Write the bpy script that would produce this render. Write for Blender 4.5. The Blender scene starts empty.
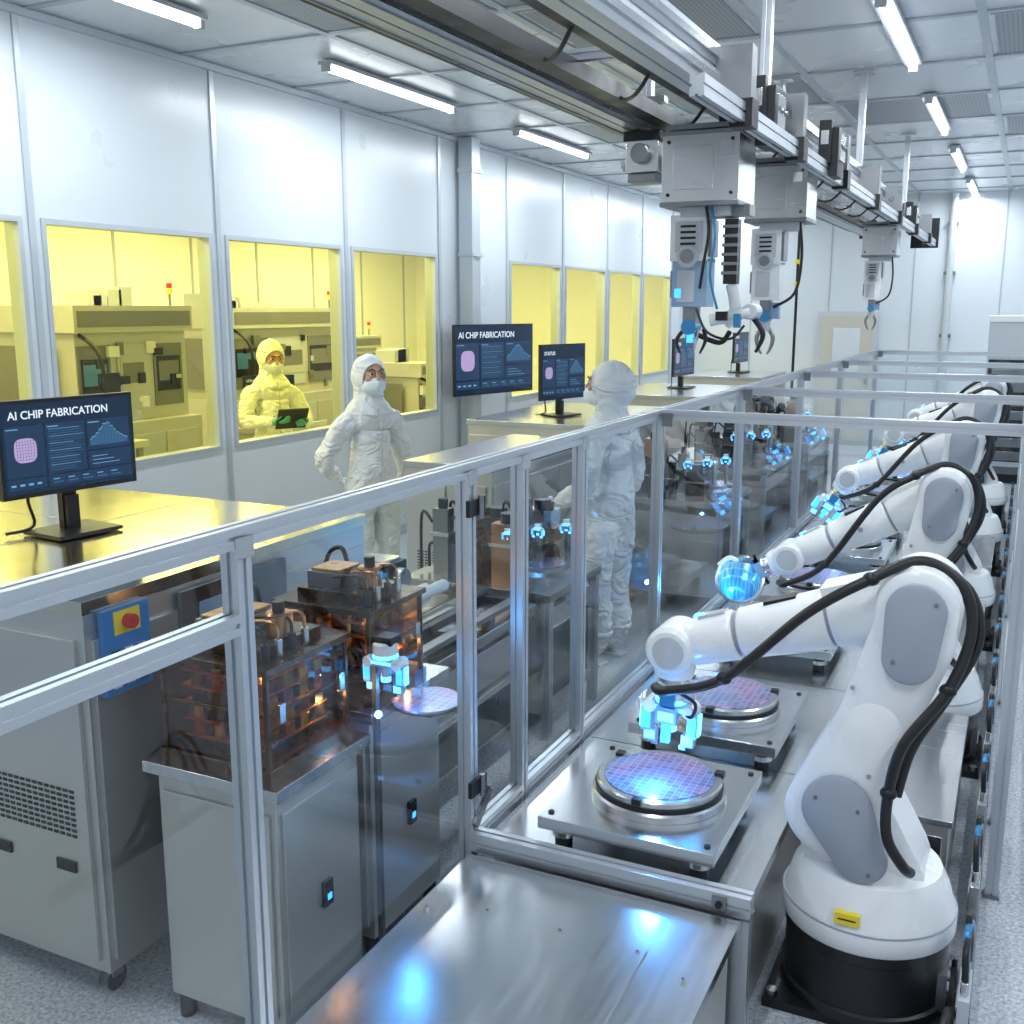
import bpy, math, random
from mathutils import Vector, Matrix
random.seed(7)
V=Vector
scene=bpy.context.scene
try:
    scene.view_settings.view_transform='Standard'
except Exception as e: print(e)

# ------------------------------------------------------------ materials
def nt(m):
    m.use_nodes=True
    return m.node_tree.nodes, m.node_tree.links
def mat(name,col,rough=.5,metal=0.,emit=None,es=0.,var=0.,vscale=6.,bump=0.,bscale=60.,stretch=None,spec=.5,rv=.25):
    m=bpy.data.materials.new(name); n,l=nt(m); p=n['Principled BSDF']
    p.inputs['Base Color'].default_value=(*col,1); p.inputs['Roughness'].default_value=rough
    p.inputs['Metallic'].default_value=metal
    p.inputs['Specular IOR Level'].default_value=spec
    if emit: 
        p.inputs['Emission Color'].default_value=(*emit,1); p.inputs['Emission Strength'].default_value=es
    tc=n.new('ShaderNodeTexCoord'); mp=n.new('ShaderNodeMapping'); l.new(tc.outputs['Object'],mp.inputs[0])
    if stretch: mp.inputs['Scale'].default_value=stretch
    if var>0:
        no=n.new('ShaderNodeTexNoise'); no.inputs['Scale'].default_value=vscale; no.inputs['Detail'].default_value=4
        l.new(mp.outputs[0],no.inputs['Vector'])
        mx=n.new('ShaderNodeMix'); mx.data_type='RGBA'
        mx.inputs[6].default_value=(*[c*(1-var) for c in col],1); mx.inputs[7].default_value=(*[min(1,c*(1+var)) for c in col],1)
        l.new(no.outputs['Fac'],mx.inputs[0]); l.new(mx.outputs[2],p.inputs['Base Color'])
        mr=n.new('ShaderNodeMapRange'); mr.inputs[1].default_value=.3; mr.inputs[2].default_value=.7
        mr.inputs[3].default_value=max(.02,rough*(1-rv)); mr.inputs[4].default_value=min(1,rough*(1+rv))
        l.new(no.outputs['Fac'],mr.inputs[0]); l.new(mr.outputs[0],p.inputs['Roughness'])
    if bump>0:
        nb=n.new('ShaderNodeTexNoise'); nb.inputs['Scale'].default_value=bscale; nb.inputs['Detail'].default_value=3
        l.new(mp.outputs[0],nb.inputs['Vector'])
        bm=n.new('ShaderNodeBump'); bm.inputs['Strength'].default_value=bump; bm.inputs['Distance'].default_value=.01
        l.new(nb.outputs['Fac'],bm.inputs['Height']); l.new(bm.outputs[0],p.inputs['Normal'])
    return m
def glassmat(name,tint,base=.03,k=.55,rough=.02):
    m=bpy.data.materials.new(name); n,l=nt(m); n.clear()
    o=n.new('ShaderNodeOutputMaterial'); mx=n.new('ShaderNodeMixShader'); t=n.new('ShaderNodeBsdfTransparent'); g=n.new('ShaderNodeBsdfGlossy')
    t.inputs[0].default_value=(*tint,1); g.inputs[0].default_value=(1,1,1,1); g.inputs['Roughness'].default_value=rough
    f=n.new('ShaderNodeLayerWeight'); pw=n.new('ShaderNodeMath'); pw.operation='POWER'; pw.inputs[1].default_value=4.
    ml=n.new('ShaderNodeMath'); ml.operation='MULTIPLY_ADD'; ml.inputs[1].default_value=k; ml.inputs[2].default_value=base
    l.new(f.outputs['Facing'],pw.inputs[0]); l.new(pw.outputs[0],ml.inputs[0])
    l.new(ml.outputs[0],mx.inputs[0]); l.new(t.outputs[0],mx.inputs[1]); l.new(g.outputs[0],mx.inputs[2]); l.new(mx.outputs[0],o.inputs[0])
    return m
def cloth(name,col):
    m=mat(name,col,.7); n,l=m.node_tree.nodes,m.node_tree.links; p=n['Principled BSDF']
    tc=n.new('ShaderNodeTexCoord'); mp=n.new('ShaderNodeMapping'); mp.inputs['Scale'].default_value=(1,1,1.7); l.new(tc.outputs['Object'],mp.inputs[0])
    no=n.new('ShaderNodeTexNoise'); no.inputs['Scale'].default_value=5; no.inputs['Detail'].default_value=2; no.inputs['Distortion'].default_value=1.0
    l.new(mp.outputs[0],no.inputs['Vector'])
    a=n.new('ShaderNodeMath'); a.operation='SUBTRACT'; a.inputs[1].default_value=.5; l.new(no.outputs['Fac'],a.inputs[0])
    c=n.new('ShaderNodeMath'); c.operation='ABSOLUTE'; l.new(a.outputs[0],c.inputs[0])
    bm=n.new('ShaderNodeBump'); bm.inputs['Strength'].default_value=.65; bm.inputs['Distance'].default_value=.12
    l.new(c.outputs[0],bm.inputs['Height']); l.new(bm.outputs[0],p.inputs['Normal'])
    return m
STEEL=mat('brushed_steel',(.62,.635,.65),.25,1.,var=.02,vscale=3,stretch=(3,30,30),rv=.10)
STEELD=mat('dark_steel',(.26,.27,.285),.35,1.,var=.06,vscale=8)
DECK=mat('deck_steel',(.66,.69,.72),.24,1.,var=.02,vscale=2.5,stretch=(20,1.5,20),rv=.10)
CABM=mat('cabinet_steel',(.58,.575,.56),.34,.7,var=.03,vscale=2,rv=.1)
TOPG=mat('polished_top_yellow_tint',(.74,.70,.58),.16,1.,var=.03,rv=.1)  # warm tint puts the yellow windows' reflection into the base colour
ALU=mat('anodised_aluminium',(.57,.60,.64),.35,.85,var=.03,vscale=10,rv=.1)
GALV=mat('galvanised',(.50,.54,.58),.4,.35,var=.10,vscale=20)
WHITE=mat('robot_white',(.78,.80,.82),.26,0,var=.02,rv=.1)
GREY=mat('robot_grey_cover',(.31,.345,.41),.45,0,var=.03,rv=.1)
LGREY=mat('light_grey_plastic',(.48,.51,.55),.4)
BLACK=mat('black_plastic',(.010,.011,.013),.35,var=.1,rv=.1)
HOSE=mat('hose_black',(.008,.008,.010),.42)
BLK2=mat('black_metal',(.025,.027,.031),.4,.6,var=.1)
WALL=mat('wall_panel',(.62,.67,.715),.30,0,var=.02,vscale=1.5,rv=.1)
WALLB=mat('wall_back_panel',(.58,.63,.68),.4,0,var=.02,vscale=1.5,rv=.1)
FRAME=mat('window_frame_alu',(.52,.57,.62),.35,.5)
SEAM=mat('panel_seam',(.38,.42,.47),.5)
CEIL=mat('ceiling_panel',(.60,.64,.69),.28,.0,var=.05,vscale=.8,rv=.1)
TBAR=mat('ceiling_tbar',(.40,.44,.49),.35,.3)
COPPER=mat('amber_copper',(.46,.24,.11),.28,.85,var=.25,vscale=9)
AMBG=glassmat('amber_acrylic',(.74,.42,.16),.05,.5,.03)
COPD=mat('amber_dark',(.075,.042,.02),.25,.5,var=.3,vscale=9)
YMAC=mat('yellow_room_machine',(.50,.50,.47),.45,.2,var=.08)
YMACD=mat('yellow_room_machine_dark',(.18,.18,.17),.45,.2,var=.1)
YWALL=mat('yellow_room_wall',(.85,.85,.80),.6,0,var=.02)
SUIT=cloth('cleanroom_suit',(.75,.78,.82)); SUITY=cloth('cleanroom_suit_offwhite',(.88,.88,.84))
SKIN=mat('skin',(.55,.32,.22),.5,0,var=.06,vscale=20); HAIR=mat('brow_hair',(.03,.02,.015),.6)
MASK=mat('face_mask',(.74,.82,.90),.7,0,bump=.2,bscale=40)
EYEW=mat('eye_white',(.8,.8,.8),.2); EYED=mat('eye_dark',(.02,.012,.01),.2)
GLOVE=mat('glove_nitrile_white',(.60,.70,.80),.45); GLOVEG=mat('glove_nitrile_green',(.10,.45,.38),.4)
BLUEP=mat('control_panel_blue',(.02,.13,.36),.3,0,emit=(.02,.2,.6),es=.12)
BLUEA=mat('blue_anodised',(.05,.25,.50),.3,.6)
LBLUE=mat('pale_blue_housing',(.28,.41,.57),.35,.2)
RED=mat('red_button',(.6,.02,.02),.3); YEL=mat('yellow_label',(.85,.65,.03),.5); BTN=mat('button_white',(.8,.8,.8),.4)
GLOWB=mat('blue_led',(.02,.2,.6),.3,0,emit=(.07,.42,1.0),es=6)
GLOWS=mat('blue_led_soft',(.02,.2,.6),.3,0,emit=(.05,.36,1.0),es=2.2)
TUBE=mat('tube_light',(1,1,1),.5,0,emit=(.93,.97,1.0),es=8)
SCR=mat('screen_navy',(.005,.012,.03),.12,0,emit=(.005,.017,.042),es=1.0)
SCP=mat('screen_panel',(.01,.02,.05),.3,0,emit=(.007,.028,.066),es=1.0)
SCL=mat('screen_line',(.01,.02,.05),.3,0,emit=(.16,.42,.66),es=1.0)
SCD=mat('screen_midline',(.01,.02,.05),.3,0,emit=(.045,.15,.28),es=1.0)
SCW=mat('screen_text',(.01,.02,.05),.3,0,emit=(.80,.90,1.0),es=1.0)
SCPK=mat('screen_wafer_pink',(.01,.02,.05),.3,0,emit=(.50,.36,.62),es=1.0)
GLASS=glassmat('fence_polycarbonate',(.90,.945,.965),.04,.45)
YGLASS=glassmat('yellow_filter_glass',(1.0,.93,.33),.03,.35)
BEIGE=mat('beige_window',(.50,.48,.42),.4)

def floor_mat():
    m=bpy.data.materials.new('terrazzo_floor'); n,l=nt(m); p=n['Principled BSDF']
    tc=n.new('ShaderNodeTexCoord'); no=n.new('ShaderNodeTexNoise'); no.inputs['Scale'].default_value=70; no.inputs['Detail'].default_value=6; no.inputs['Roughness'].default_value=.8
    cr=n.new('ShaderNodeValToRGB'); e=cr.color_ramp.elements
    e[0].position=.36; e[0].color=(.17,.20,.24,1); e[1].position=.60; e[1].color=(.56,.60,.65,1)
    l.new(tc.outputs['Object'],no.inputs['Vector']); l.new(no.outputs['Fac'],cr.inputs[0]); l.new(cr.outputs[0],p.inputs['Base Color'])
    p.inputs['Roughness'].default_value=.30; return m
FLOOR=floor_mat()
def perf_mat():
    m=bpy.data.materials.new('perforated_filter'); n,l=nt(m); p=n['Principled BSDF']
    tc=n.new('ShaderNodeTexCoord'); vo=n.new('ShaderNodeTexVoronoi'); vo.inputs['Scale'].default_value=38; vo.inputs['Randomness'].default_value=0
    cr=n.new('ShaderNodeValToRGB'); e=cr.color_ramp.elements
    e[0].position=.25; e[0].color=(.05,.06,.07,1); e[1].position=.40; e[1].color=(.27,.30,.34,1)
    l.new(tc.outputs['Object'],vo.inputs['Vector']); l.new(vo.outputs['Distance'],cr.inputs[0]); l.new(cr.outputs[0],p.inputs['Base Color'])
    p.inputs['Roughness'].default_value=.4; return m
PERF=perf_mat()
def wafer_mat(name,c1,c2,c3,em=.0,cell=.024):
    m=bpy.data.materials.new(name); n,l=nt(m); p=n['Principled BSDF']
    tc=n.new('ShaderNodeTexCoord'); br=n.new('ShaderNodeTexBrick'); br.offset=0
    br.inputs['Scale'].default_value=1; br.inputs['Brick Width'].default_value=cell; br.inputs['Row Height'].default_value=cell; br.inputs['Mortar Size'].default_value=.0015; br.inputs['Mortar Smooth'].default_value=0
    br.inputs['Color1'].default_value=(.70,.70,.70,1); br.inputs['Color2'].default_value=(.45,.45,.45,1); br.inputs['Mortar'].default_value=(1,1,1,1)
    l.new(tc.outputs['Object'],br.inputs['Vector'])
    no=n.new('ShaderNodeTexNoise'); no.inputs['Scale'].default_value=4.5; no.inputs['Detail'].default_value=1; l.new(tc.outputs['Object'],no.inputs['Vector'])
    cr=n.new('ShaderNodeValToRGB'); e=cr.color_ramp.elements
    e[0].position=.34; e[0].color=(*c1,1); e[1].position=.66; e[1].color=(*c3,1); x=e.new(.5); x.color=(*c2,1)
    l.new(no.outputs['Fac'],cr.inputs[0])
    mx=n.new('ShaderNodeMix'); mx.data_type='RGBA'; mx.blend_type='MULTIPLY'; mx.inputs[0].default_value=1
    l.new(cr.outputs[0],mx.inputs[6]); l.new(br.outputs['Color'],mx.inputs[7]); l.new(mx.outputs[2],p.inputs['Base Color'])
    p.inputs['Metallic'].default_value=.6; p.inputs['Roughness'].default_value=.2
    if em: l.new(mx.outputs[2],p.inputs['Emission Color']); p.inputs['Emission Strength'].default_value=em
    return m
WAFER=wafer_mat('silicon_wafer',(.36,.58,.95),(.62,.54,.92),(.86,.58,.82))
WAFERB=wafer_mat('silicon_wafer_blue_glow',(.05,.35,.85),(.12,.5,1.),(.3,.75,1.),em=.35,cell=.02)  # wafer is no lamp; its blue glow is painted on as emission

# ------------------------------------------------------------ builder
def frame(d):
    z=V(d).normalized()
    a=V((0,0,1)) if abs(z.z)<.9 else V((0,1,0))
    x=a.cross(z).normalized(); y=z.cross(x)
    return x,y,z
class B:
    def __init__(s): s.v=[];s.f=[];s.mi=[];s.mats=[];s.M=Matrix.Identity(4)
    def add(s,vs,fs,m):
        if m not in s.mats: s.mats.append(m)
        k=s.mats.index(m); o=len(s.v)
        s.v+=[s.M@V(p) for p in vs]
        for f in fs: s.f.append([i+o for i in f]); s.mi.append(k)
    def bx(s,x0,x1,y0,y1,z0,z1,m):
        if x0>x1:x0,x1=x1,x0
        if y0>y1:y0,y1=y1,y0
        if z0>z1:z0,z1=z1,z0
        vs=[(x0,y0,z0),(x1,y0,z0),(x1,y1,z0),(x0,y1,z0),(x0,y0,z1),(x1,y0,z1),(x1,y1,z1),(x0,y1,z1)]
        s.add(vs,[(3,2,1,0),(4,5,6,7),(0,1,5,4),(1,2,6,5),(2,3,7,6),(3,0,4,7)],m)
    def box(s,c,d,m,R=None):
        o=s.M
        s.M=o@Matrix.Translation(c)@(R.to_4x4() if R else Matrix.Identity(4))
        s.bx(-d[0]/2,d[0]/2,-d[1]/2,d[1]/2,-d[2]/2,d[2]/2,m); s.M=o
    def lathe(s,o,ax,prof,m,seg=32):
        x,y,z=frame(ax); o=V(o); vs=[];fs=[]
        for r,h in prof:
            for i in range(seg):
                a=2*math.pi*i/seg; vs.append(o+z*h+(x*math.cos(a)+y*math.sin(a))*max(r,1e-4))
        for k in range(len(prof)-1):
            for i in range(seg):
                j=(i+1)%seg; fs.append((k*seg+i,k*seg+j,(k+1)*seg+j,(k+1)*seg+i))
        if prof[0][0]>1e-3: fs.append(tuple(range(seg))[::-1])
        if prof[-1][0]>1e-3: fs.append(tuple((len(prof)-1)*seg+i for i in range(seg)))
        s.add(vs,fs,m)
    def cyl(s,p0,p1,r,m,r1=None,seg=24,ch=0):
        p0=V(p0);p1=V(p1);d=p1-p0;L=d.length; r1=r if r1 is None else r1
        pr=[(r,0),(r1,L)] if not ch else [(r-ch,0),(r,ch),(r1,L-ch),(r1-ch,L)]
        s.lathe(p0,d,pr,m,seg)
    def tube(s,pts,r,m,seg=10,n=5,closed=False):
        P=[V(p) for p in pts]
        R=r if isinstance(r,(list,tuple)) else [r]*len(P)
        Q=[];RR=[]
        if n>1 and len(P)>2:
            for i in range(len(P)-1):
                a=P[max(i-1,0)];b=P[i];c=P[i+1];d=P[min(i+2,len(P)-1)]
                for k in range(n):
                    t=k/n
                    Q.append(.5*((2*b)+(c-a)*t+(2*a-5*b+4*c-d)*t*t+(3*b-a-3*c+d)*t**3)); RR.append(R[i]*(1-t)+R[i+1]*t)
            Q.append(P[-1]);RR.append(R[-1])
        else: Q=P;RR=R
        x,y,z=frame(Q[1]-Q[0]); vs=[];fs=[]
        for i,q in enumerate(Q):
            d=(Q[min(i+1,len(Q)-1)]-Q[max(i-1,0)]).normalized()
            x=(x-d*x.dot(d)).normalized(); y=d.cross(x)
            for k in range(seg):
                a=2*math.pi*k/seg; vs.append(q+(x*math.cos(a)+y*math.sin(a))*RR[i])
        for i in range(len(Q)-1):
            for k in range(seg):
                j=(k+1)%seg; fs.append((i*seg+k,i*seg+j,(i+1)*seg+j,(i+1)*seg+k))
        fs.append(tuple(range(seg))[::-1]); fs.append(tuple((len(Q)-1)*seg+k for k in range(seg)))
        s.add(vs,fs,m)
    def sph(s,c,r,m,keep=None,seg=24,rings=14,warp=None):
        c=V(c); r=(r,r,r) if not isinstance(r,(tuple,list)) else r
        vs=[];fs=[];dd=[]
        for i in range(rings+1):
            t=math.pi*i/rings
            for k in range(seg):
                a=2*math.pi*k/seg; d=V((math.sin(t)*math.cos(a),math.sin(t)*math.sin(a),math.cos(t)))
                dd.append(d); q=V((d.x*r[0],d.y*r[1],d.z*r[2]))
                if warp: q=warp(q,d)
                vs.append(c+q)
        for i in range(rings):
            for k in range(seg):
                j=(k+1)%seg; f=(i*seg+k,(i+1)*seg+k,(i+1)*seg+j,i*seg+j)
                if keep:
                    d=sum((dd[q] for q in f),V((0,0,0)))/4
                    if not keep(d): continue
                fs.append(f)
        s.add(vs,fs,m)
    def link(s,p0,r0,p1,r1,t,m,y=0.,e=.012,seg=14):
        (x0,z0),(x1,z1)=p0,p1; dx=x1-x0;dz=z1-z0;d=math.hypot(dx,dz);ph=math.atan2(dz,dx)
        def outline(a0,a1):
            al=math.acos(max(-1,min(1,(a0-a1)/d))) ; o=[]
            for i in range(seg+1):
                a=ph+al+(2*math.pi-2*al)*i/seg; o.append((x0+a0*math.cos(a),z0+a0*math.sin(a)))
            for i in range(seg+1):
                a=ph-al+2*al*i/seg; o.append((x1+a1*math.cos(a),z1+a1*math.sin(a)))
            return o
        A=outline(r0,r1);C=outline(r0-e,r1-e); N=len(A); vs=[];fs=[]
        for yy,O in ((y-t/2,C),(y-t/2+e*.6,A),(y+t/2-e*.6,A),(y+t/2,C)): vs+=[(p[0],yy,p[1]) for p in O]
        for k in range(3):
            for i in range(N):
                j=(i+1)%N; fs.append((k*N+i,k*N+j,(k+1)*N+j,(k+1)*N+i))
        fs.append(tuple(range(N))[::-1]); fs.append(tuple(3*N+i for i in range(N)))
        s.add(vs,fs,m)
    def pane(s,a,c,m):
        a=V(a);c=V(c)
        if abs(a.x-c.x)<1e-4: s.add([(a.x,a.y,a.z),(a.x,c.y,a.z),(a.x,c.y,c.z),(a.x,a.y,c.z)],[(0,1,2,3)],m)
        else: s.add([(a.x,a.y,a.z),(c.x,a.y,a.z),(c.x,a.y,c.z),(a.x,a.y,c.z)],[(0,1,2,3)],m)
    def ext(s,p0,p1,m=None,a=.045,b=None):
        m=m or ALU; b=b or a; p0=V(p0);p1=V(p1);d=(p1-p0).normalized()
        if abs(d.z)>.7: x=V((1,0,0));y=V((0,1,0))
        elif abs(d.y)>.7: x=V((1,0,0));y=V((0,0,1))
        else: x=V((0,1,0));y=V((0,0,1))
        h=a/2;g=b/2;w=.005;q=.007
        P=[(-h,-g),(-w,-g),(-w,-g+q),(w,-g+q),(w,-g),(h,-g),(h,-w),(h-q,-w),(h-q,w),(h,w),(h,g),(w,g),(w,g-q),(-w,g-q),(-w,g),(-h,g),(-h,w),(-h+q,w),(-h+q,-w),(-h,-w)]
        N=len(P); vs=[p0+x*u+y*v for u,v in P]+[p1+x*u+y*v for u,v in P]
        fs=[(i,(i+1)%N,N+(i+1)%N,N+i) for i in range(N)]+[tuple(range(N))[::-1],tuple(range(N,2*N))]
        s.add(vs,fs,m)
    def build(s,name,bevel=0.,parent=None,org=None,ang=35):
        if org is None:
            xs=[v.x for v in s.v];ys=[v.y for v in s.v];zs=[v.z for v in s.v]
            org=V(((min(xs)+max(xs))/2,(min(ys)+max(ys))/2,min(zs)))
        org=V(org)
        me=bpy.data.meshes.new(name); me.from_pydata([v-org for v in s.v],[],s.f)
        for m in s.mats: me.materials.append(m)
        me.polygons.foreach_set('material_index',s.mi)
        me.polygons.foreach_set('use_smooth',[True]*len(me.polygons))
        me.update()
        import bmesh
        bm=bmesh.new(); bm.from_mesh(me); bmesh.ops.recalc_face_normals(bm,faces=bm.faces); bm.to_mesh(me); bm.free()
        me.set_sharp_from_angle(angle=math.radians(ang))
        o=bpy.data.objects.new(name,me); o.location=org; scene.collection.objects.link(o)
        if bevel:
            bv=o.modifiers.new('bevel','BEVEL'); bv.width=bevel; bv.segments=2; bv.limit_method='ANGLE'; bv.angle_limit=math.radians(50)
        if parent: o.parent=parent
        return o
def empty(name,loc,rz=0,parent=None):
    e=bpy.data.objects.new(name,None); e.location=loc; e.rotation_euler=(0,0,rz); e.empty_display_size=.1
    scene.collection.objects.link(e)
    if parent: e.parent=parent
    return e
def text(body,size,loc,parent,m,rx=math.pi/2,name='title_text',align='LEFT'):
    c=bpy.data.curves.new(name,'FONT'); c.body=body; c.size=size; c.align_x=align; c.extrude=.0003; c.offset=size*.012
    c.materials.append(m); o=bpy.data.objects.new(name,c); o.location=loc; o.rotation_euler=(rx,0,0)
    scene.collection.objects.link(o); o.parent=parent; return o
def area(name,loc,sx,sy,power,col=(1,1,1),rot=(0,0,0)):
    L=bpy.data.lights.new(name,'AREA'); L.shape='RECTANGLE'; L.size=sx; L.size_y=sy; L.energy=power; L.color=col
    o=bpy.data.objects.new(name,L); o.location=loc; o.rotation_euler=rot; scene.collection.objects.link(o); return o
def point(name,loc,power,col,r=.012):
    L=bpy.data.lights.new(name,'POINT'); L.energy=power; L.color=col; L.shadow_soft_size=r
    o=bpy.data.objects.new(name,L); o.location=loc; scene.collection.objects.link(o); return o

# ------------------------------------------------------------ room shell
WX=-5.18; CZ=3.74; BY=17.0; RX=2.7; FY=-2.0
b=B(); b.bx(-10.2,RX+.1,FY,BY+.1,-.1,0,FLOOR); b.build('floor')
b=B(); b.bx(WX-.12,RX+.1,FY,BY+.1,CZ,CZ+.08,CEIL); b.build('ceiling')
b=B()
x=WX+.0
while x<RX: b.bx(x-.025,x+.025,FY,BY,CZ-.012,CZ+.001,TBAR); x+=1.2
y=FY+.45
while y<BY: b.bx(WX,RX,y-.025,y+.025,CZ-.0125,CZ+.001,TBAR); y+=1.2
b.build('ceiling_grid')
for (ix,iy) in ((2,5),(2,6),(3,5),(4,7),(4,10),(5,6),(5,8),(5,11),(1,9),(3,9),(4,4),(1,5),(2,8)):
    x0=WX+ix*1.2+.06; y0=FY+.45+iy*1.2+.06
    b=B(); b.bx(x0,x0+1.08,y0,y0+1.08,CZ-.008,CZ-.001,PERF); b.bx(x0-.02,x0+1.10,y0-.02,y0,CZ-.014,CZ-.001,TBAR); b.bx(x0-.02,x0+1.10,y0+1.08,y0+1.1,CZ-.014,CZ-.001,TBAR); b.build('ceiling_vent')
wins=[(1.35,2.75),(2.9,4.31),(4.46,5.87),(6.03,7.43),(7.59,9.0),(10.64,12.03),(12.2,13.56),(13.71,15.0),(15.15,16.44)]
Z0,Z1=1.10,2.60
b=B()
b.bx(WX-.12,WX,FY,BY,0,Z0,WALL); b.bx(WX-.12,WX,FY,BY,Z1,CZ,WALL)
edges=[FY]+[e for w in wins for e in w]+[BY]
for i in range(0,len(edges),2): b.bx(WX-.12,WX,edges[i],edges[i+1],Z0,Z1,WALL)
b.build('wall_left')
for k,(a,c) in enumerate(wins):
    b=B(); f=.022
    b.bx(WX-.10,WX+.012,a-.01,a+f,Z0-.01,Z1+.01,FRAME); b.bx(WX-.10,WX+.012,c-f,c+.01,Z0-.01,Z1+.01,FRAME)
    b.bx(WX-.10,WX+.012,a+f,c-f,Z0-.01,Z0+f,FRAME); b.bx(WX-.10,WX+.012,a+f,c-f,Z1-f,Z1+.01,FRAME)
    b.pane((WX-.03,a+f,Z0+f),(WX-.03,c-f,Z1-f),YGLASS)
    b.build('window_%d'%(k+1))
b=B()
for yy in (1.27,2.825,4.385,5.95,7.51,9.08,10.56,12.115,13.635,15.075,16.52): 
    b.bx(WX,WX+.014,yy-.022,yy+.022,0,CZ,FRAME)
for yy in (0.,-1.): b.bx(WX,WX+.014,yy-.022,yy+.022,0,CZ,FRAME)
b.build('trim_1')
b=B(); b.bx(WX,WX+.03,FY,BY,0,.1,FRAME); b.build('baseboard_left')
b=B(); b.bx(WX,WX+.04,FY,BY,CZ-.05,CZ-.013,FRAME); b.build('trim_2')
b=B(); b.bx(WX-.12,RX+.1,BY,BY+.1,0,CZ,WALLB)
for xx in (-4.0,-2.8,-1.6,-.4,.8,2.0): b.bx(xx-.01,xx+.01,BY-.006,BY,0,CZ,SEAM)
b.build('wall_back')
b=B(); b.bx(WX,RX,BY-.025,BY-.007,0,.1,FRAME); b.build('baseboard_back')
b=B(); b.bx(RX,RX+.1,FY,BY,0,CZ,WALLB)
for i in range(12): b.bx(RX-.006,RX,-1.5+i*1.5,-1.48+i*1.5,0,CZ,SEAM)
b.build('wall_right')
b=B(); b.bx(-2.95,-2.05,BY-.05,BY-.008,0,2.05,LGREY); b.bx(-2.88,-2.12,BY-.06,BY-.05,.06,1.98,BEIGE); b.bx(-2.7,-2.3,BY-.065,BY-.06,1.1,1.8,WALLB)
b.bx(-2.20,-2.16,BY-.10,BY-.06,.95,1.1,STEELD); b.build('door_1',.004)
b=B(); b.bx(-5.13,-5.0,9.42,9.60,0,CZ-.015,GALV); b.bx(-5.14,-4.99,9.41,9.43,0,CZ-.015,FRAME)
for z in (.6,1.6,2.6,3.4): b.bx(-5.15,-4.98,9.40,9.62,z,z+.04,FRAME)
b.build('service_column',.003)
b=B()
b.cyl((-1.1,BY-.08,0),(-1.1,BY-.08,CZ-.02),.05,GALV,seg=16)
for z in (.8,1.7,2.6,3.3): b.box((-1.1,BY-.06,z),(.16,.09,.05),STEELD)
b.build('conduit_pipe')
b=B()
b.cyl((-2.95,15.2,0),(-2.95,15.2,CZ-.02),.02,BLK2,seg=12); b.cyl((-2.95,15.2,0),(-2.95,15.2,.04),.09,BLK2)
for z in (2.4,2.7): b.cyl((-2.95,15.2,z),(-2.95,15.2,z+.06),.04,YEL)
b.build('utility_pole')

# ------------------------------------------------------------ ceiling light fixtures
for X in (-4.38,-.84,1.5):
    for k in range(-2,5):  # nearest fixture of each row is out of view, added to brighten the foreground
        y0=6.2+2.95*k; y1=y0+1.7
        if y0<FY: continue
        y1=min(y1,BY-.1)
        b=B(); b.bx(X-.055,X+.055,y0-.03,y1+.03,CZ-.04,CZ-.014,LGREY)
        b.cyl((X,y0,CZ-.06),(X,y1,CZ-.06),.022,TUBE,seg=12)
        b.bx(X-.03,X+.03,y0-.03,y0,CZ-.085,CZ-.04,LGREY); b.bx(X-.03,X+.03,y1,y1+.03,CZ-.085,CZ-.04,LGREY)
        b.build('ceiling_light_fixture')
        area('ceiling_lamp',(X,(y0+y1)/2,CZ-.09),.07,1.7,36,(.885,.95,1.0))

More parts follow.
